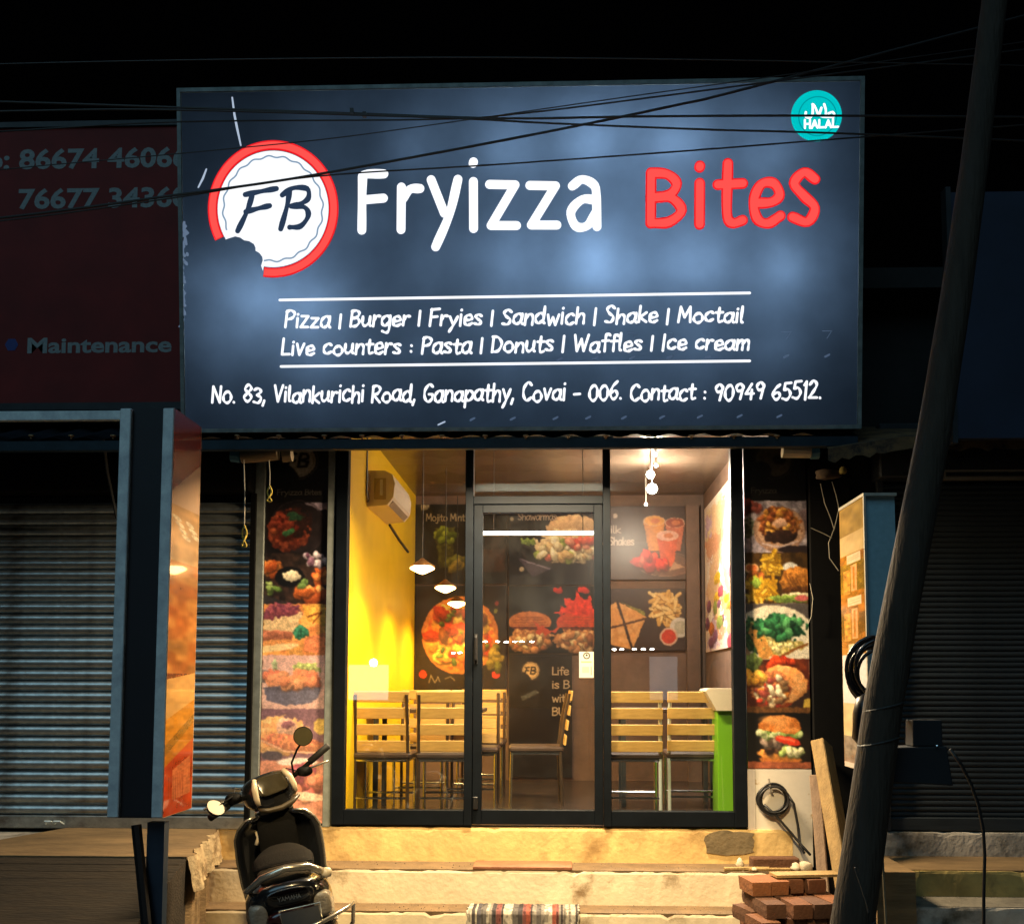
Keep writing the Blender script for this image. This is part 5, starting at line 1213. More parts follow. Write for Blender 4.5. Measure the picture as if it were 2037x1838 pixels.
for i, (pa, pb, r_, lb) in enumerate((((1440, 1712), (1530, 1716), .013, 'dry stick lying on the ledge left of the bricks'), ((1490, 1722), (1600, 1713), .010, 'thin stick lying across the ledge by the stones'), ((1450, 1718), (1512, 1726), .008, 'short thin twig at the ledge edge'))):
    a_, b_ = at(*pa, -.30), at(*pb, -.28); a_.z = b_.z = Z1 + r_ + .001 * i
    mid = (a_ + b_) / 2 + Vector((0, .01, 0)); tag(mk('stick', MB().tube([a_, mid, b_], r_, 6), TIMB), lb, 'stick')
q = at(1575, 1727, -.85); tag(mk('board_scrap', MB().box((q.x, -1.18, 7 * .0745 + .012), (.36, .12, .014), Matrix.Rotation(.15, 3, 'Z')), TIMB), 'thin board scrap lying on top of the brick stack', 'board')
q = at(1561, 1727, -1.2)
# reddish slab let into the first tread, and the striped mat
a_, b_ = at(941, 1722, -.30), at(1138, 1722, -.30)
tag(mk('tile_strip', MB().span((a_.x, -.322, Z1 + .001), (b_.x, -.09, Z1 + .020), .003), M('terracotta_tile', (.24, .09, .04), .7, 0, .3, 9, .2, 40)), 'long red brown tile strip lying on the step below the door', 'tile')
cvm_cols = ['d8cdb8', '2a2528', 'd8cdb8', '7a3430', 'd2c4aa', '35302f', '8f8578', 'd8cdb8', '2a2528', 'a8402c', 'd8cdb8', '56504c', 'cbbfa6', '2a2528', 'd8cdb8', '3c3a44']
rr = random.Random(6); cv = Canvas(0, 0, 224, 120, 1.0, 'd4c8b0'); x = 0
while x < 224:
    wd_ = rr.uniform(3, 11); cv.rect(x, 0, x + wd_, 120, cvm_cols[rr.randrange(len(cvm_cols))], tex=.2, cell=3); x += wd_
cv.a = cv.a * .62 + .17; cv.a *= (1 - .25 * (vnoise(cv.h, cv.w, 5, 5) > .66))[..., None]
a_, b_ = at(930, 1792, Y3 + .02).x, at(1152, 1792, Y3 + .02).x
pts = [(Y3 + .19, Z2 + .008), (Y3 + .04, Z2 + .009), (Y3 - .004, Z2 + .006), (Y3 - .018, Z2 - .012), (Y3 - .022, .06), (Y3 - .07, .012), (Y3 - .22, .008)]
V = []; n = cv.w; L_ = [0]
for i in range(1, len(pts)): L_.append(L_[-1] + math.hypot(pts[i][0] - pts[i - 1][0], pts[i][1] - pts[i - 1][1]))
for j in range(cv.h):
    s_ = L_[-1] * j / (cv.h - 1); i = max(k for k in range(len(L_)) if L_[k] <= s_ + 1e-9); i = min(i, len(pts) - 2); f = (s_ - L_[i]) / (L_[i + 1] - L_[i])
    y, z = pts[i][0] * (1 - f) + pts[i + 1][0] * f, pts[i][1] * (1 - f) + pts[i + 1][1] * f
    for k in range(n):
        rip = .004 * math.sin(k * .33) + .003 * math.sin(k * .11 + j * .05)
        wob = .006 * math.sin(j * .4) if k in (0, n - 1) else 0
        V.append((a_ + (b_ - a_) * k / (n - 1) + wob, y - rip * .7, z + abs(rip) * .6 + .002))
i = np.arange((cv.h - 1) * n).reshape(cv.h - 1, n)[:, :-1].ravel()
mat_o = mesh_np('door_mat', V, np.stack([i, i + n, i + n + 1, i + 1], 1), print_mat('woven_mat', .9, .9, .1), cols=srgb_arr(cv.a.reshape(-1, 3)))
md = mat_o.modifiers.new('thick', 'SOLIDIFY'); md.thickness = .008
tag(mat_o, 'striped woven mat hanging over the lowest step', 'mat')

# rolled bamboo blind ends and their yellow cords
TARP = M('tan_roll', (.26, .20, .12), .8, 0, .3, 10, .3, 40, stretch=(1, 8, 8))
BLUEC = M('blue_tarp', (.03, .14, .24), .6, 0, .3, 10)
t = empty('rolled_blind', at(515, 915, -.62), 'rolled tan blind with blue end under the awning, left end', 'blind')
mk('roll', MB().tube([at(481, 909, -.62), at(515, 906, -.62), at(553, 902, -.62)], [.040, .043, .042], 12), TARP, t, smooth='auto')
mk('end_cap', MB().tube([at(461, 905, -.62), at(479, 907, -.62)], .044, 10), BLUEC, t)
mk('tie', MB().tube([at(563, 906, -.60), at(581, 905, -.60)], .042, 10), TARP, t)
t = empty('rolled_blind', at(1595, 910, -.62), 'pale end of a rolled blind with blue cap under the awning, right end', 'blind')
mk('roll', MB().tube([at(1556, 898, -.62), at(1612, 900, -.62)], [.040, .036], 12), M('pale_roll', (.45, .42, .34), .8, 0, .2, 10), t)
mk('end_cap', MB().tube([at(1613, 900, -.62), at(1628, 899, -.62)], .044, 10), BLUEC, t)
CORD = M('yellow_cord', (.50, .36, .05), .8, 0, .3, 30); CORDP = M('pale_cord', (.38, .34, .26), .8)
for (xa, ya, yb_, yc, lb) in ((486, 915, 1050, 1094, 'long thin cord with a yellow knotted end, left of the picture banner'), (536, 915, 972, 1004, 'shorter cord with a yellow looped end, before the picture banner')):
    t = empty('hanging_cord', at(xa, yb_, -.66), lb, 'cord')
    mk('cord', MB().tube([at(xa - 1, ya, -.66), at(xa + 1, (ya + yb_) / 2, -.66), at(xa, yb_, -.66)], .0035, 5), CORDP, t)
    pk = []
    for i in range(30):
        q = i / 29; pk.append(at(xa + 5 * math.sin(q * 17) * (1 - .3 * q), yb_ - 6 + (yc - yb_) * abs(math.sin(q * 4.2)), -.66 - .01 * math.cos(q * 13)))
    mk('knot', MB().tube(pk, .0048, 5), CORD, t)

# right neighbour: eave sheet, navy board
RUST = M('rusty_eave', (.16, .09, .035), .85, .2, .5, 6, spots=((.03, .02, .015), 7, .45, .6))
t = empty('eave', (4, -.7, 3.0), 'rusty brown ragged eave sheet of the dark right shop', 'eave')
vs, fs = [], []; n = 120; rr = random.Random(8); x0 = at(1632, 900, -.6).x
for i in range(n + 1):
    x = x0 + (6.5 - x0) * i / n; e = rr.uniform(0, .03); lift = -.07 * max(0, 1 - (x - x0) / .45)
    vs += [(x, -.78, 2.965 + lift - e), (x, -.78, 3.03 + lift), (x, -.0, 3.28)]
for i in range(n):
    for k in range(2): fs.append((3 * i + k, 3 * i + 3 + k, 3 * i + 4 + k, 3 * i + 1 + k))
mk('sheet', MB().add(vs, fs), RUST, t)
a_ = at(1890, 383, -.85); b_ = at(1890, 872, -.85)
t = empty('navy_board', (a_.x + 2, -.85, b_.z), 'unlit navy board at the far right behind the pole', 'sign')
mk('panel', MB().span((a_.x, -.85, b_.z), (a_.x + 4.5, -.79, a_.z)), M('navy_flex_flat', (.014, .022, .05), .7, 0, .25, 2.5), t)
mk('frame_bar', MB().span((a_.x - .03, -.86, b_.z - .03), (a_.x - .001, -.78, a_.z + .03)), DARKMETAL, t)
lump('bundle', at(1650, 944, -.35), (.09, .05, .035), M('dull_bundle', (.05, .03, .015), .9), 5, 'small brown bundle tucked under the eave by the dark pillar', 'bundle')
lump('bundle', at(1677, 936, -.40), (.022, .02, .030), M('yellow_scrap', (.16, .12, .02), .8), 6, 'small yellow scrap under the eave by the dark pillar', 'scrap')
for pts, lb in ((((1655, 958), (1663, 985), (1669, 1012), (1660, 1050), (1648, 1080), (1650, 1110), (1668, 1135)), 'thin pale wire curling down beside the dark pillar'), (((1632, 962), (1640, 1000), (1652, 1030), (1659, 1052)), 'second thin wire slanting down the dark pillar'), (((1613, 1050), (1640, 1062), (1655, 1070)), 'short thin wire strung across the dark pillar'), (((1611, 1160), (1617, 1190), (1614, 1225), (1608, 1240)), 'thin loose wire along the edge of the right picture banner')):
    tag(mk('thin_wire', MB().tube([at(*p_, -.10) for p_ in pts], .0028, 5), CORDP), lb, 'wire')

# utility pole, its cable coil and box
YP = -2.5
POLE = M('weathered_pole', (.042, .031, .02), .85, 0, .45, 5, .5, 24, stretch=(3, 3, .5), spots=((.035, .03, .025), 5, .5, .66))
pl = [(1692, 1860, 41), (1713, 1720, 40), (1735, 1560, 38), (1757, 1400, 37), (1790, 1216, 35), (1820, 1060, 34), (1858, 860, 32), (1900, 600, 30), (1938, 330, 27), (1976, 20, 25), (2002, -200, 24)]
pts, rs = [], []
for x, y, r_ in pl: pts.append(at(x, y, YP)); rs.append(r_ * (7 + YP) / F_PX)
base_p = pts[0] + (pts[0] - pts[1]) * 2.6; base_p = pts[0] + (pts[0] - pts[1]) * ((pts[0].z) / max(1e-3, (pts[1].z - pts[0].z)))
pts = [base_p] + pts; rs = [rs[0] * 1.03] + rs
pole = empty('utility_pole', base_p, 'dark weathered utility pole leaning right in front of the shops', 'pole')
mk('shaft', MB().tube(pts, rs, 20), POLE, pole, smooth='auto')
for x, y, r_ in ((1747, 1474, 38.5), (1757, 1405, 38), (1696, 1836, 42)):
    c = at(x, y, YP); R_ = r_ * (7 + YP) / F_PX
    mk('wire_band', MB().tube([c + Vector((R_ * math.cos(q), R_ * math.sin(q), .02 * math.cos(q))) for q in [2 * math.pi * i / 20 for i in range(20)]], .004, 5, closed=True), M('dull_wire', (.06, .065, .065), .5, .5), pole)
c = at(1742, 1338, -2.2)
t = empty('cable_coil', c - Vector((0, 0, .15)), 'thick coil of glossy black cable hung on the pole', 'cable'); rr = random.Random(17)
for k in range(9):
    R_ = .128 + rr.uniform(-.028, .010); ox, oz = rr.uniform(-.012, .018), rr.uniform(-.02, .02)
    mk('loop', MB().tube([c + Vector((ox + R_ * .98 * math.cos(q), rr.uniform(-.002, .002) + .013 * (k - 4), oz + R_ * 1.08 * math.sin(q))) for q in [2 * math.pi * i / 30 for i in range(30)]], .008, 6, closed=True), M('glossy_cable', (.010, .010, .012), .22, 0, .2, 30), t, smooth=True)
c = at(1716, 1440, -2.40)
lump('black_bag', c, (.060, .05, .115), M('black_polythene', (.008, .008, .009), .35, 0, .2, 20), 21, 'crumpled black bag tied to the pole under the cable coil', 'bag')
t = empty('junction_box', at(1832, 1563, -2.42), 'dark junction box fixed to the right side of the pole', 'box')
q = [at(1768, 1487, -2.44), at(1884, 1484, -2.44), at(1897, 1563, -2.44), at(1772, 1556, -2.44)]
mk('box', MB().prism(q, (0, .14, 0)), M('dark_box', (.005, .007, .010), .7, 0, .2, 8), t, bev=.006)
q = [at(1816, 1432, -2.42), at(1874, 1432, -2.42), at(1876, 1484, -2.42), at(1816, 1485, -2.42)]
mk('meter', MB().prism(q, (0, .10, 0)), M('dark_box', (.012, .016, .022)), t, bev=.005)
mk('screw', MB().lathe([(0, .004), (.006, .003), (.007, 0)], 8, at(1864, 1483, -2.45)), STEEL, t)
pth = [at(x, y, -2.35) for x, y in ((1890, 1490), (1912, 1520), (1932, 1560), (1946, 1600), (1956, 1650), (1959, 1700), (1957, 1770), (1957, 1860))]
pth.append(Vector((pth[-1].x, pth[-1].y, .0)))
tag(mk('drop_cable', MB().tube(pth, .0075, 6), CABLE, smooth=True), 'thin black cable curving down from the box on the pole', 'cable')
a_ = at(1752, 1646, -2.3); b_ = at(1764, 1860, -2.3); b2 = Vector((b_.x + .04, -2.3, 0))
tag(mk('stay_rod', MB().tube([a_, b_, b2], .006, 6), M('pale_rod', (.34, .30, .20), .6, .3)), 'thin pale rod standing close behind the pole', 'rod')
tag(mk('pole_wire', MB().tube([at(x, y, -2.78) for x, y in ((1700, 1725), (1712, 1760), (1722, 1790), (1728, 1815))], .003, 5), M('dull_wire')), 'thin wire slanting across the foot of the pole', 'wire')

# overhead cables strung along the street in front of the signs
def spline(pts): return [(float(p[0]), float(p[1])) for p in smooth_path(pts, 6)]
OH = [([(-500, 190), (0, 203), (340, 214), (700, 226), (1000, 236), (1300, 232), (1729, 231), (2500, 238)], -1.35, .0075, 'overhead cable crossing the sign nearly level, highest on the left'),
      ([(-500, 285), (0, 262), (345, 243), (860, 238), (1040, 226), (1330, 190), (1560, 160), (2500, 40)], -1.3, .0055, 'overhead cable rising to the top right corner of the sign'),
      ([(-500, 232), (0, 222), (340, 219), (880, 235), (1100, 246), (1400, 258), (1729, 268), (2500, 300)], -1.4, .0065, 'overhead cable sinking gently towards the teal badge'),
      ([(-500, 390), (0, 338), (345, 307), (640, 278), (880, 246), (1200, 200), (1400, 172), (2500, 20)], -1.45, .0035, 'thin overhead wire passing just above the round emblem'),
      ([(-500, 480), (0, 434), (345, 389), (430, 378), (622, 349), (1015, 277), (1330, 213), (1530, 165), (2500, -90)], -1.25, .0085, 'thick overhead cable slanting up across the round emblem'),
      ([(-500, 486), (0, 440), (345, 394), (622, 352), (1000, 327), (1400, 298), (1729, 272), (2500, 215)], -1.22, .0052, 'overhead cable slanting gently up just under the teal badge'),
      ([(-500, 150), (0, 128), (700, 116), (1300, 118), (2500, 140)], -1.5, .004, 'faint overhead wire above the top edge of the sign')]
for pp, Y, r_, lb in OH:
    tag(mk('overhead_cable', MB().tube([at(x, y, Y) for x, y in spline(pp)], r_ * .95, 6), CABLE), lb, 'cable')
for x, y in ((700, 222), (725, 229)):
    tag(mk('cable_clip', MB().box(at(x, y, -1.36), (.02, .02, .03)), CABLE), ('small clip on the top overhead cable, left one', 'small clip on the top overhead cable, right one')[x > 710], 'clip')

# across the street, behind the camera: what the glass mirrors
t = empty('lit_kiosk', (-3.9, -14, 0), 'small lit white kiosk across the street mirrored in the glass', 'kiosk')
def mirror_pt(px, py, yy):
    """where a thing at distance yy in front of the glass stands if its image shows at this pixel"""
    p_ = at(px, py, -yy); return Vector((p_.x, yy, p_.z))
a_, b_ = mirror_pt(694, 1322, -10.5), mirror_pt(772, 1392, -10.5)
KG = E('kiosk_glow', (.95, .93, .86), 3.0)
mk('lit_panel', MB().span((a_.x, -10.52, b_.z), (b_.x, -10.5, a_.z)), KG, t)
mk('cabin', MB().span((a_.x - .3, -12.0, 0), (b_.x + .3, -10.53, a_.z + .4)), DARKWALL, t)
cc = mirror_pt(743, 1318, -10.4); mk('lamp', MB().lathe([(0, -.07), (.05, -.05), (.07, 0), (.05, .05), (0, .07)], 12, cc), E('kiosk_lamp', (1, .98, .92), 60), t)
a_, b_ = mirror_pt(1292, 1305, -11), mirror_pt(1348, 1392, -11)
t = empty('lit_doorway', (a_.x, -11, 0), 'dim bluish lit doorway across the street mirrored in the glass', 'doorway')
mk('lit_panel', MB().span((a_.x, -11.02, b_.z), (b_.x, -11, a_.z)), E('door_glow', (.55, .62, .66), 1.3), t)
mk('wall', MB().span((a_.x - 1, -13.0, 0), (b_.x + 1, -11.03, 4)), DARKWALL, t)
SB = E('street_bulb', (1.0, .96, .9), 55); b0 = None
for px, py in ((965, 1276), (990, 1276), (1007, 1277), (1024, 1276), (1038, 1276), (1058, 1276), (1222, 1292), (1237, 1291), (1262, 1291), (1280, 1291), (1297, 1291), (902, 1299), (915, 1298)):
    p_ = mirror_pt(px, py, -9.0)
    if b0 is None: b0 = tag(mk('string_bulb', MB().lathe([(0, -.016), (.030, -.008), (.038, 0), (.030, .008), (0, .016)], 10, p_), SB), 'small white bulb of the string across the street', 'bulb', 'string bulbs across the street')
    else: again(b0, 'string_bulb', p_ - Vector((0, 0, .016)), None, 'small white bulb of the string across the street', 'string bulbs across the street')
tag(mk('bulb_cable', MB().tube([Vector((-9, -9.0, 2.0)), Vector((0, -9.0, 1.97)), Vector((9, -9.0, 2.0))], .006, 6), CABLE), 'cable carrying the string bulbs across the street', 'cable')

# grit and crumbs on the steps
gm = MB(); rr = random.Random(77)
for i in range(260):
    k = rr.randrange(2); x = rr.uniform(-1.9, 1.35); y = (rr.uniform(Y2 + .02, Y1 - .01), rr.uniform(Y3 + .02, Y2 - .01))[k]; z = (Z1, Z2)[k]; s_ = rr.uniform(.002, .007)
    gm.add([(x - s_, y, z), (x + s_ * .8, y - s_, z), (x + s_ * .3, y + s_, z), (x, y, z + s_ * 1.2)], [(0, 1, 3), (1, 2, 3), (2, 0, 3)])
mk('grit', gm, M('grit', (.16, .12, .08), .9, 0, .5, 60), kind='stuff')
# ================================================================== MOTOR SCOOTER, seen from behind, leaning on its side stand
BODY = M('gloss_black_body', (.010, .011, .013), .22, 0, .3, 6, coat=.6, spots=((.05, .04, .03), 8, .66, .8))
MATT = M('matt_black_trim', (.005, .0048, .0045), .75, 0, .3, 20, .1, 80, spec=.1)
SEATM = M('unlit_seat_vinyl', (.006, .005, .004), .8, 0, .3, 14, .3, 120, spec=.08)  # near black, the unlit front of the seat put into the colour
CREAMT = M('cream_trim', (.62, .52, .36), .3, 0, .1, 10, coat=.3)
BRIGHT = M('bright_rim', (.60, .55, .44), .25, .8, .1, 10)
MIRR = M('mirror_glass', (.30, .26, .17), .5, .2, .02, 5)  # cream base colour stands for the bright reflection in the left mirror
LENSW = M('clear_lens', (.40, .35, .27), .12, .1, .2, 30, .4, 90, coat=.5)
LENSR = M('red_lens', (.035, .006, .006), .15, 0, .2, 20, coat=.6)
GLAUGE = M('gauge_glass', (.045, .038, .022), .2, 0, .3, 14, coat=.5)
tail = at(628, 1741, -2.38); head = at(602, 1640, -1.25)
hd = Vector((head.x - tail.x, head.y - tail.y, 0)); ang = math.atan2(-hd.x, hd.y)
sc = empty('motor_scooter', (tail.x, tail.y, 0), 'black motor scooter parked nose to the steps with its handlebar turned left', 'scooter')
LEAN = math.radians(-10.0)
def P_(p, steer=0.0):
    p = Vector(p)
    if steer:
        ax0 = Vector((0, 1.20, .80)); axd = Vector((0, -math.sin(math.radians(26)), math.cos(math.radians(26))))
        p = Matrix.Rotation(steer, 3, axd) @ (p - ax0) + ax0
    p = Matrix.Rotation(LEAN, 3, 'Y') @ p                     # lean to the left
    return Matrix.Rotation(ang, 3, 'Z') @ p
STEER = S_ = math.radians(20)
def part(name, mb, mat, parent=sc, steer=0.0, smooth=True, sub=0, **kw):
    mb.v = [tuple(P_(v, steer) + ORIGIN[sc.name]) for v in mb.v]
    return mk(name, mb, mat, parent, smooth=smooth, sub=sub, **kw)
def ring(y, z, hw, hh, n=20, e=2.6, tilt=0.0, x=0.0, zb=None):
    out = []
    for i in range(n):
        q = 2 * math.pi * i / n; c, s = math.cos(q), math.sin(q)
        u = math.copysign(abs(c) ** (2 / e), c) * hw; v = math.copysign(abs(s) ** (2 / e), s) * hh
        out.append(Vector((x + u, y + v * tilt, z + v)))
    return out
# tail body
part('body', MB().loft([ring(-.015, .640, .070, .045, tilt=-.3), ring(.00, .630, .120, .075, tilt=-.3), ring(.05, .60, .165, .115, tilt=-.2), ring(.16, .565, .195, .150), ring(.34, .53, .200, .175), ring(.56, .51, .185, .175), ring(.72, .47, .165, .16), ring(.80, .42, .15, .12)]), BODY)
part('tail_panel', MB().loft([ring(-.03, .655, .085, .030, tilt=-.35), ring(-.035, .650, .10, .036, tilt=-.35), ring(.01, .648, .118, .045, tilt=-.35)]), BODY)
# lower side skirts and rear mudguard
part('side_skirt', MB().loft([ring(.02, .50, .155, .05), ring(.10, .44, .195, .10), ring(.34, .40, .205, .12), ring(.66, .36, .175, .10), ring(.78, .34, .15, .06)]), BODY)
part('tail_light', MB().loft([ring(-.028, .560, .055, .020, tilt=-.2), ring(-.026, .560, .095, .030, tilt=-.2), ring(.03, .560, .125, .042, tilt=-.2)]), LENSR)
for s in (-1, 1):
    part('indicator', MB().loft([ring(-.004, .585, .018, .030, x=s * .128, tilt=-.2), ring(-.006, .583, .034, .052, x=s * .132, tilt=-.2), ring(.05, .575, .042, .064, x=s * .145, tilt=-.2)]), LENSW)
part('mudguard', MB().loft([ring(.00, .50, .085, .03, tilt=-.5), ring(-.05, .40, .09, .028, tilt=-1.0), ring(-.06, .30, .085, .02, tilt=-1.5)]), MATT)
np_ = part('number_plate', MB().box((.035, -.075, .562), (.16, .006, .075), Matrix.Rotation(-.25, 3, 'X')), M('dull_plate', (.05, .05, .048), .5, 0, .2, 10), smooth=False)
part('plate_rim', MB().tube([(-.052, -.072, .608), (.122, -.072, .608), (.122, -.090, .520), (-.040, -.090, .520)], .004, 6, closed=True), BRIGHT)
# lettering on the tail panel
tm = []
stt, W_ = text_strokes('YAMAHA', GL); k_ = .10 / W_
lt = MB(); h = 0
for p in stt:
    q = [np.array([(a - W_ / 2) * k_, (b - 8) * .0011]) for a, b in p]
    q = [q[0]] + [q[i] for i in range(1, len(q)) if np.linalg.norm(q[i] - q[i - 1]) > 1e-5]
    L_, R_ = ribbon(q, .0032, 3); vs = []; fs = []
    for a, b in zip(L_, R_):
        for e in (a, b): vs.append((e[0], -.0405 - e[1] * .35 - h - .16 * e[0] ** 2 * 0, .650 + e[1]))
    for i in range(len(L_) - 1): fs.append((2 * i, 2 * i + 2, 2 * i + 3, 2 * i + 1))
    lt.add(vs, fs); h += .0001
part('lettering', lt, M('silver_letters', (.38, .42, .45), .3, .6), smooth=False)
# seat and grab rail
part('seat_rear_lit', MB().loft([ring(.02, .715, .06, .022), ring(.05, .722, .105, .034), ring(.11, .730, .125, .041), ring(.155, .732, .13, .042)]), M('lit_seat_vinyl', (.05, .036, .02), .6, 0, .3, 14, .3, 120, spec=.2), sub=1)  # rear of the same seat, browner to paint in the light on it
part('seat', MB().loft([ring(.156, .730, .128, .042), ring(.18, .728, .135, .043), ring(.36, .745, .145, .052), ring(.46, .728, .14, .045), ring(.66, .722, .125, .045), ring(.80, .73, .08, .032), ring(.84, .73, .05, .02)]), SEATM, sub=1)
gp = [(-.165, .30, .65), (-.178, .16, .675), (-.162, .045, .70), (-.10, -.005, .748), (0, -.025, .772), (.10, -.005, .757), (.160, .045, .712), (.180, .16, .68), (.165, .30, .65)]
part('grab_rail', MB().tube([(p[0], p[1], p[2]) for p in gp], [.012, .013, .015, .017, .015, .017, .018, .015, .011], 10), BRIGHT)
part('rail_foot', MB().lathe([(0, -.024), (.022, -.018), (.030, 0), (.022, .018), (0, .024)], 14, (.172, .05, .705)), CREAMT)
part('guard_bar', MB().tube([(-.20, .55, .30), (-.235, .30, .40), (-.225, .06, .44), (-.13, -.06, .455)], .009, 8), BRIGHT)
part('guard_bar', MB().tube([(.0, -.095, .510), (.13, -.085, .530), (.235, .0, .545), (.275, .14, .53), (.272, .34, .40), (.22, .50, .28)], .0095, 8), BRIGHT)
# wheels
def wheel(yc, r, w_, steer):
    t_ = []
    for q in range(13):
        a = math.pi * 2 * q / 12; t_.append((r - .045 + .045 * math.cos(a), w_ * math.sin(a)))
    R_ = Matrix.Rotation(math.pi / 2, 3, 'Y')
    tyre = part('tyre', MB().lathe(t_, 28, (0, yc, r), R_), RUBBER, steer=steer)
    part('rim', MB().lathe([(.0, -.03), (.05, -.035), (.12, -.02), (r - .08, -.03), (r - .07, 0), (r - .08, .03), (.12, .02), (.05, .035), (0, .03)], 24, (0, yc, r), R_), M('grey_rim', (.12, .12, .12), .4, .6), steer=steer, parent=tyre)
wheel(.36, .235, .055, 0); wheel(1.62, .235, .05, STEER)
part('exhaust', MB().tube([(.16, .55, .20), (.17, .30, .24), (.175, .02, .29)], [.03, .048, .045], 14), MATT)
part('side_stand', MB().tube([(-.12, .70, .24), (-.22, .66, .04)], .010, 8), MATT)
# floor board and leg shield
part('floor_board', MB().loft([ring(.74, .30, .15, .035), ring(.95, .28, .20, .035), ring(1.16, .28, .205, .035), ring(1.22, .30, .18, .03)]), MATT)
ys = MB(); rows = []
for z, hw, y in ((.30, .165, 1.22), (.40, .205, 1.20), (.52, .222, 1.175), (.66, .228, 1.14), (.78, .222, 1.10), (.85, .20, 1.07), (.895, .155, 1.05), (.91, .10, 1.045)):
    rows.append((z, hw, y))
n = 14; vs, fs = [], []
for z, hw, y in rows:
    for k in range(n + 1):
        u = -1 + 2 * k / n; vs.append((hw * u, y + .10 * (1 - u * u) * .6 - .02, z + (.0 if z < .85 else -.02 * u * u)))
for i in range(len(rows) - 1):
    for k in range(n): fs.append((i * (n + 1) + k, i * (n + 1) + k + 1, (i + 1) * (n + 1) + k + 1, (i + 1) * (n + 1) + k))
o = part('leg_shield', ys.add(vs, fs), BODY); md = o.modifiers.new('thick', 'SOLIDIFY'); md.thickness = .022
for s in (-1, 1):
    pts = [(s * hw * 1.0, y - .022, z - (.0 if z < .85 else .02)) for z, hw, y in rows]
    part('shield_rim', MB().tube(pts, .0075, 6), BRIGHT)
part('shield_rim', MB().tube([(hw_, 1.045 + .02 * (1 - (hw_ / .1) ** 2), .905) for hw_ in (-.10, -.05, 0, .05, .10)], .0075, 6), BRIGHT)
part('steering_column', MB().loft([ring(1.10, .40, .10, .10), ring(1.07, .60, .105, .10), ring(1.045, .80, .10, .09), ring(1.05, .90, .10, .07), ring(1.08, .96, .08, .05)]), MATT)
part('cowl_lip', MB().tube([(-.115, 1.03, .935), (-.07, 1.02, .915), (0, 1.015, .905), (.07, 1.02, .915), (.115, 1.03, .935)], [.010, .014, .016, .014, .010], 8), M('brown_trim', (.05, .038, .02), .4, 0, .3, 10), steer=S_)
part('glove_hook', MB().tube([(.02, 1.03, .70), (.02, 1.0, .69), (.02, .99, .66)], .007, 6), BRIGHT)
part('key_slot', MB().tube([(-.105, 1.09, .80), (-.100, 1.075, .77), (-.118, 1.07, .735)], .012, 8), CREAMT)
# steered front end: handlebar cowl, gauge, grips, levers, mirrors, fork, mudguard
S = STEER
part('handlebar_cowl', MB().loft([ring(1.05, .97, .07, .05, x=0), ring(1.065, .985, .125, .085), ring(1.13, 1.00, .145, .095), ring(1.22, 1.00, .13, .085), ring(1.29, .985, .07, .05)]), BODY, steer=S)
part('gauge', MB().loft([ring(1.045, 1.035, .070, .040, tilt=.5, e=4), ring(1.052, 1.04, .086, .052, tilt=.5, e=4), ring(1.10, 1.035, .090, .052, tilt=.5)]), GLAUGE, steer=S)
for s in (-1, 1):
    part('cowl_trim', MB().tube([(s * .106, 1.035, .955), (s * .108, 1.035, .995), (s * .100, 1.04, 1.045), (s * .082, 1.06, 1.090)], [.011, .016, .017, .011], 10), CREAMT, steer=S)
    part('handlebar', MB().tube([(s * .10, 1.13, 1.01), (s * .20, 1.11, 1.03 + s * .015), (s * .25, 1.085, 1.04 + s * .03)], .013, 10), MATT, steer=S)
    part('grip', MB().tube([(s * .245, 1.088, 1.04 + s * .03), (s * .36, 1.05, 1.055 + s * .065), (s * .365, 1.05, 1.055 + s * .067)], [.019, .019, .013], 12), RUBBER, steer=S)
    part('switch_box', MB().loft([ring(1.06, 1.03, .034, .024, x=s * .205), ring(1.12, 1.035, .036, .026, x=s * .205)]), MATT, steer=S)
    part('brake_lever', MB().tube([(s * .22, 1.14, 1.03), (s * .28, 1.15, 1.03), (s * .36, 1.11, 1.035)], .006, 6), BRIGHT, steer=S)
for s in (-1, 1):
    part('control_cable', MB().tube([(s * .20, 1.13, 1.03), (s * .15, 1.20, 1.07), (s * .07, 1.24, 1.02), (s * .04, 1.25, .92)], .004, 6), RUBBER, steer=S)
    part('foot_peg', MB().tube([(s * .17, .62, .30), (s * .25, .60, .31)], .012, 8), MATT)
    part('panel_seam', MB().tube([(s * .190, .10, .485), (s * .203, .30, .465), (s * .190, .60, .44)], .004, 5), BRIGHT)
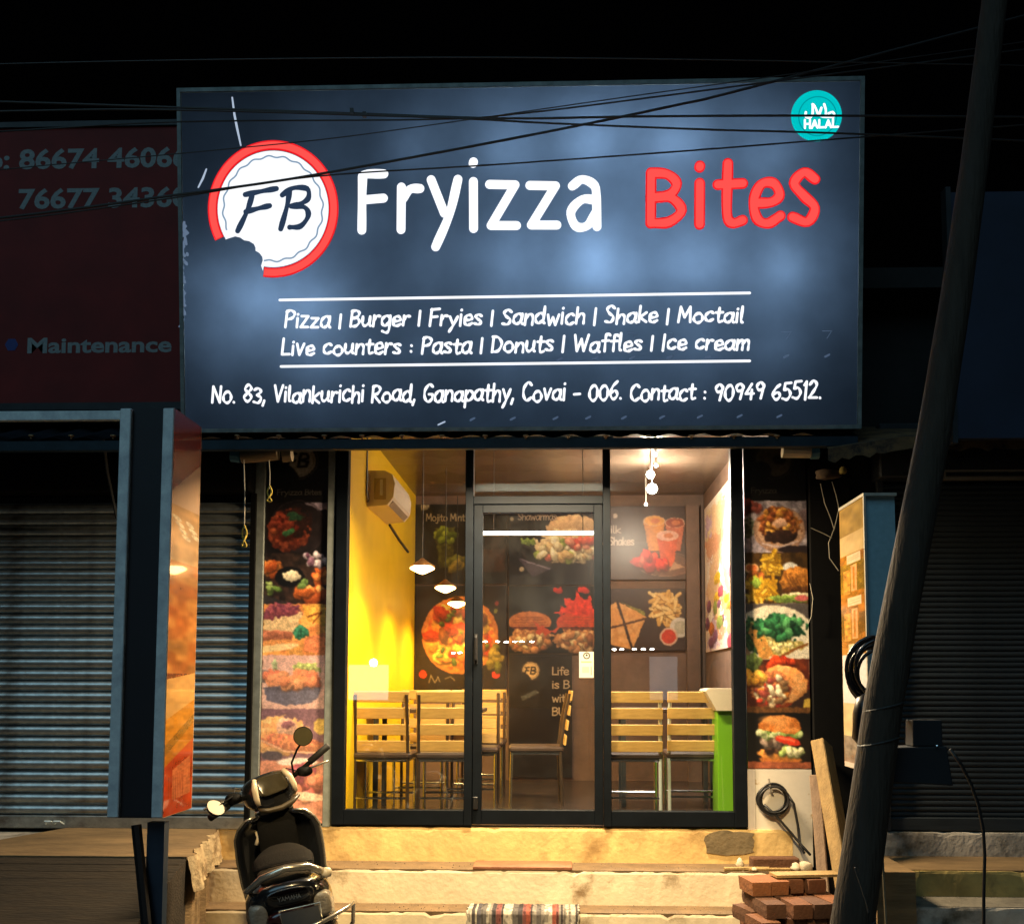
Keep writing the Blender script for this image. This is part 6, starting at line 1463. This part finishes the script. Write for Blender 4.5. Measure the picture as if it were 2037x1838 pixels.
part('seat_seam', MB().tube([(-.128, .14, .757), (-.06, .10, .770), (0, .09, .774), (.06, .10, .770), (.128, .14, .757)], .003, 5), MATT)
part('seat_lock', MB().lathe([(0, .004), (.010, .003), (.011, 0)], 10, (.12, .0, .66), Matrix.Rotation(math.pi / 2, 3, 'X')), BRIGHT)
# mirrors
DIMM = M('dark_reflection_glass', (.07, .06, .026), .35, .3, .2, 9)  # olive base colour stands for the dark reflection in the right mirror
def mirror(stalk, c, nrm, r, gm_):
    part('mirror_stalk', MB().tube(stalk, .006, 8), MATT, steer=S)
    m_ = bmesh.new(); m_.free()
    cw = P_(c, S) + ORIGIN[sc.name]; nw = Vector(nrm).normalized()
    R_ = nw.to_track_quat('Z', 'Y').to_matrix()
    house = mk('mirror', MB().lathe([(0, -.022), (r * .6, -.020), (r * .95, -.008), (r * 1.02, .004), (r * .95, .006)], 26, cw, R_), MATT, sc, smooth=True)
    mk('mirror_glass', MB().lathe([(0, .004), (r * .95, .004), (r * .96, .0)], 26, cw, R_), gm_, house)
cr = (.235, 1.03, 1.22); mirror([(.145, 1.10, 1.045), (.15, 1.09, 1.10), (.19, 1.06, 1.16), (.225, 1.035, 1.195)], cr, (.35, -.9, .08), .052, DIMM)
cl = (-.33, 1.00, 1.035); mirror([(-.17, 1.10, 1.045), (-.22, 1.06, 1.05), (-.315, 1.01, 1.035)], cl, (.75, -.64, .88), .050, MIRR)
part('fork', MB().tube([(0, 1.32, .82), (0, 1.50, .45)], .035, 10), MATT, steer=S)
for s in (-1, 1): part('fork_leg', MB().tube([(s * .07, 1.50, .48), (s * .075, 1.62, .235)], .018, 8), MATT, steer=S)
fm = []
for k in range(9):
    q = math.radians(30 + 130 * k / 8); fm.append(ring(1.62 + .275 * math.cos(q), .235 + .275 * math.sin(q), .075, .012, n=12))
part('front_mudguard', MB().loft(fm), BODY, steer=S)
part('front_shell', MB().loft([ring(1.20, .80, .17, .06), ring(1.26, .66, .19, .14), ring(1.34, .50, .15, .13), ring(1.36, .40, .09, .06)]), BODY)
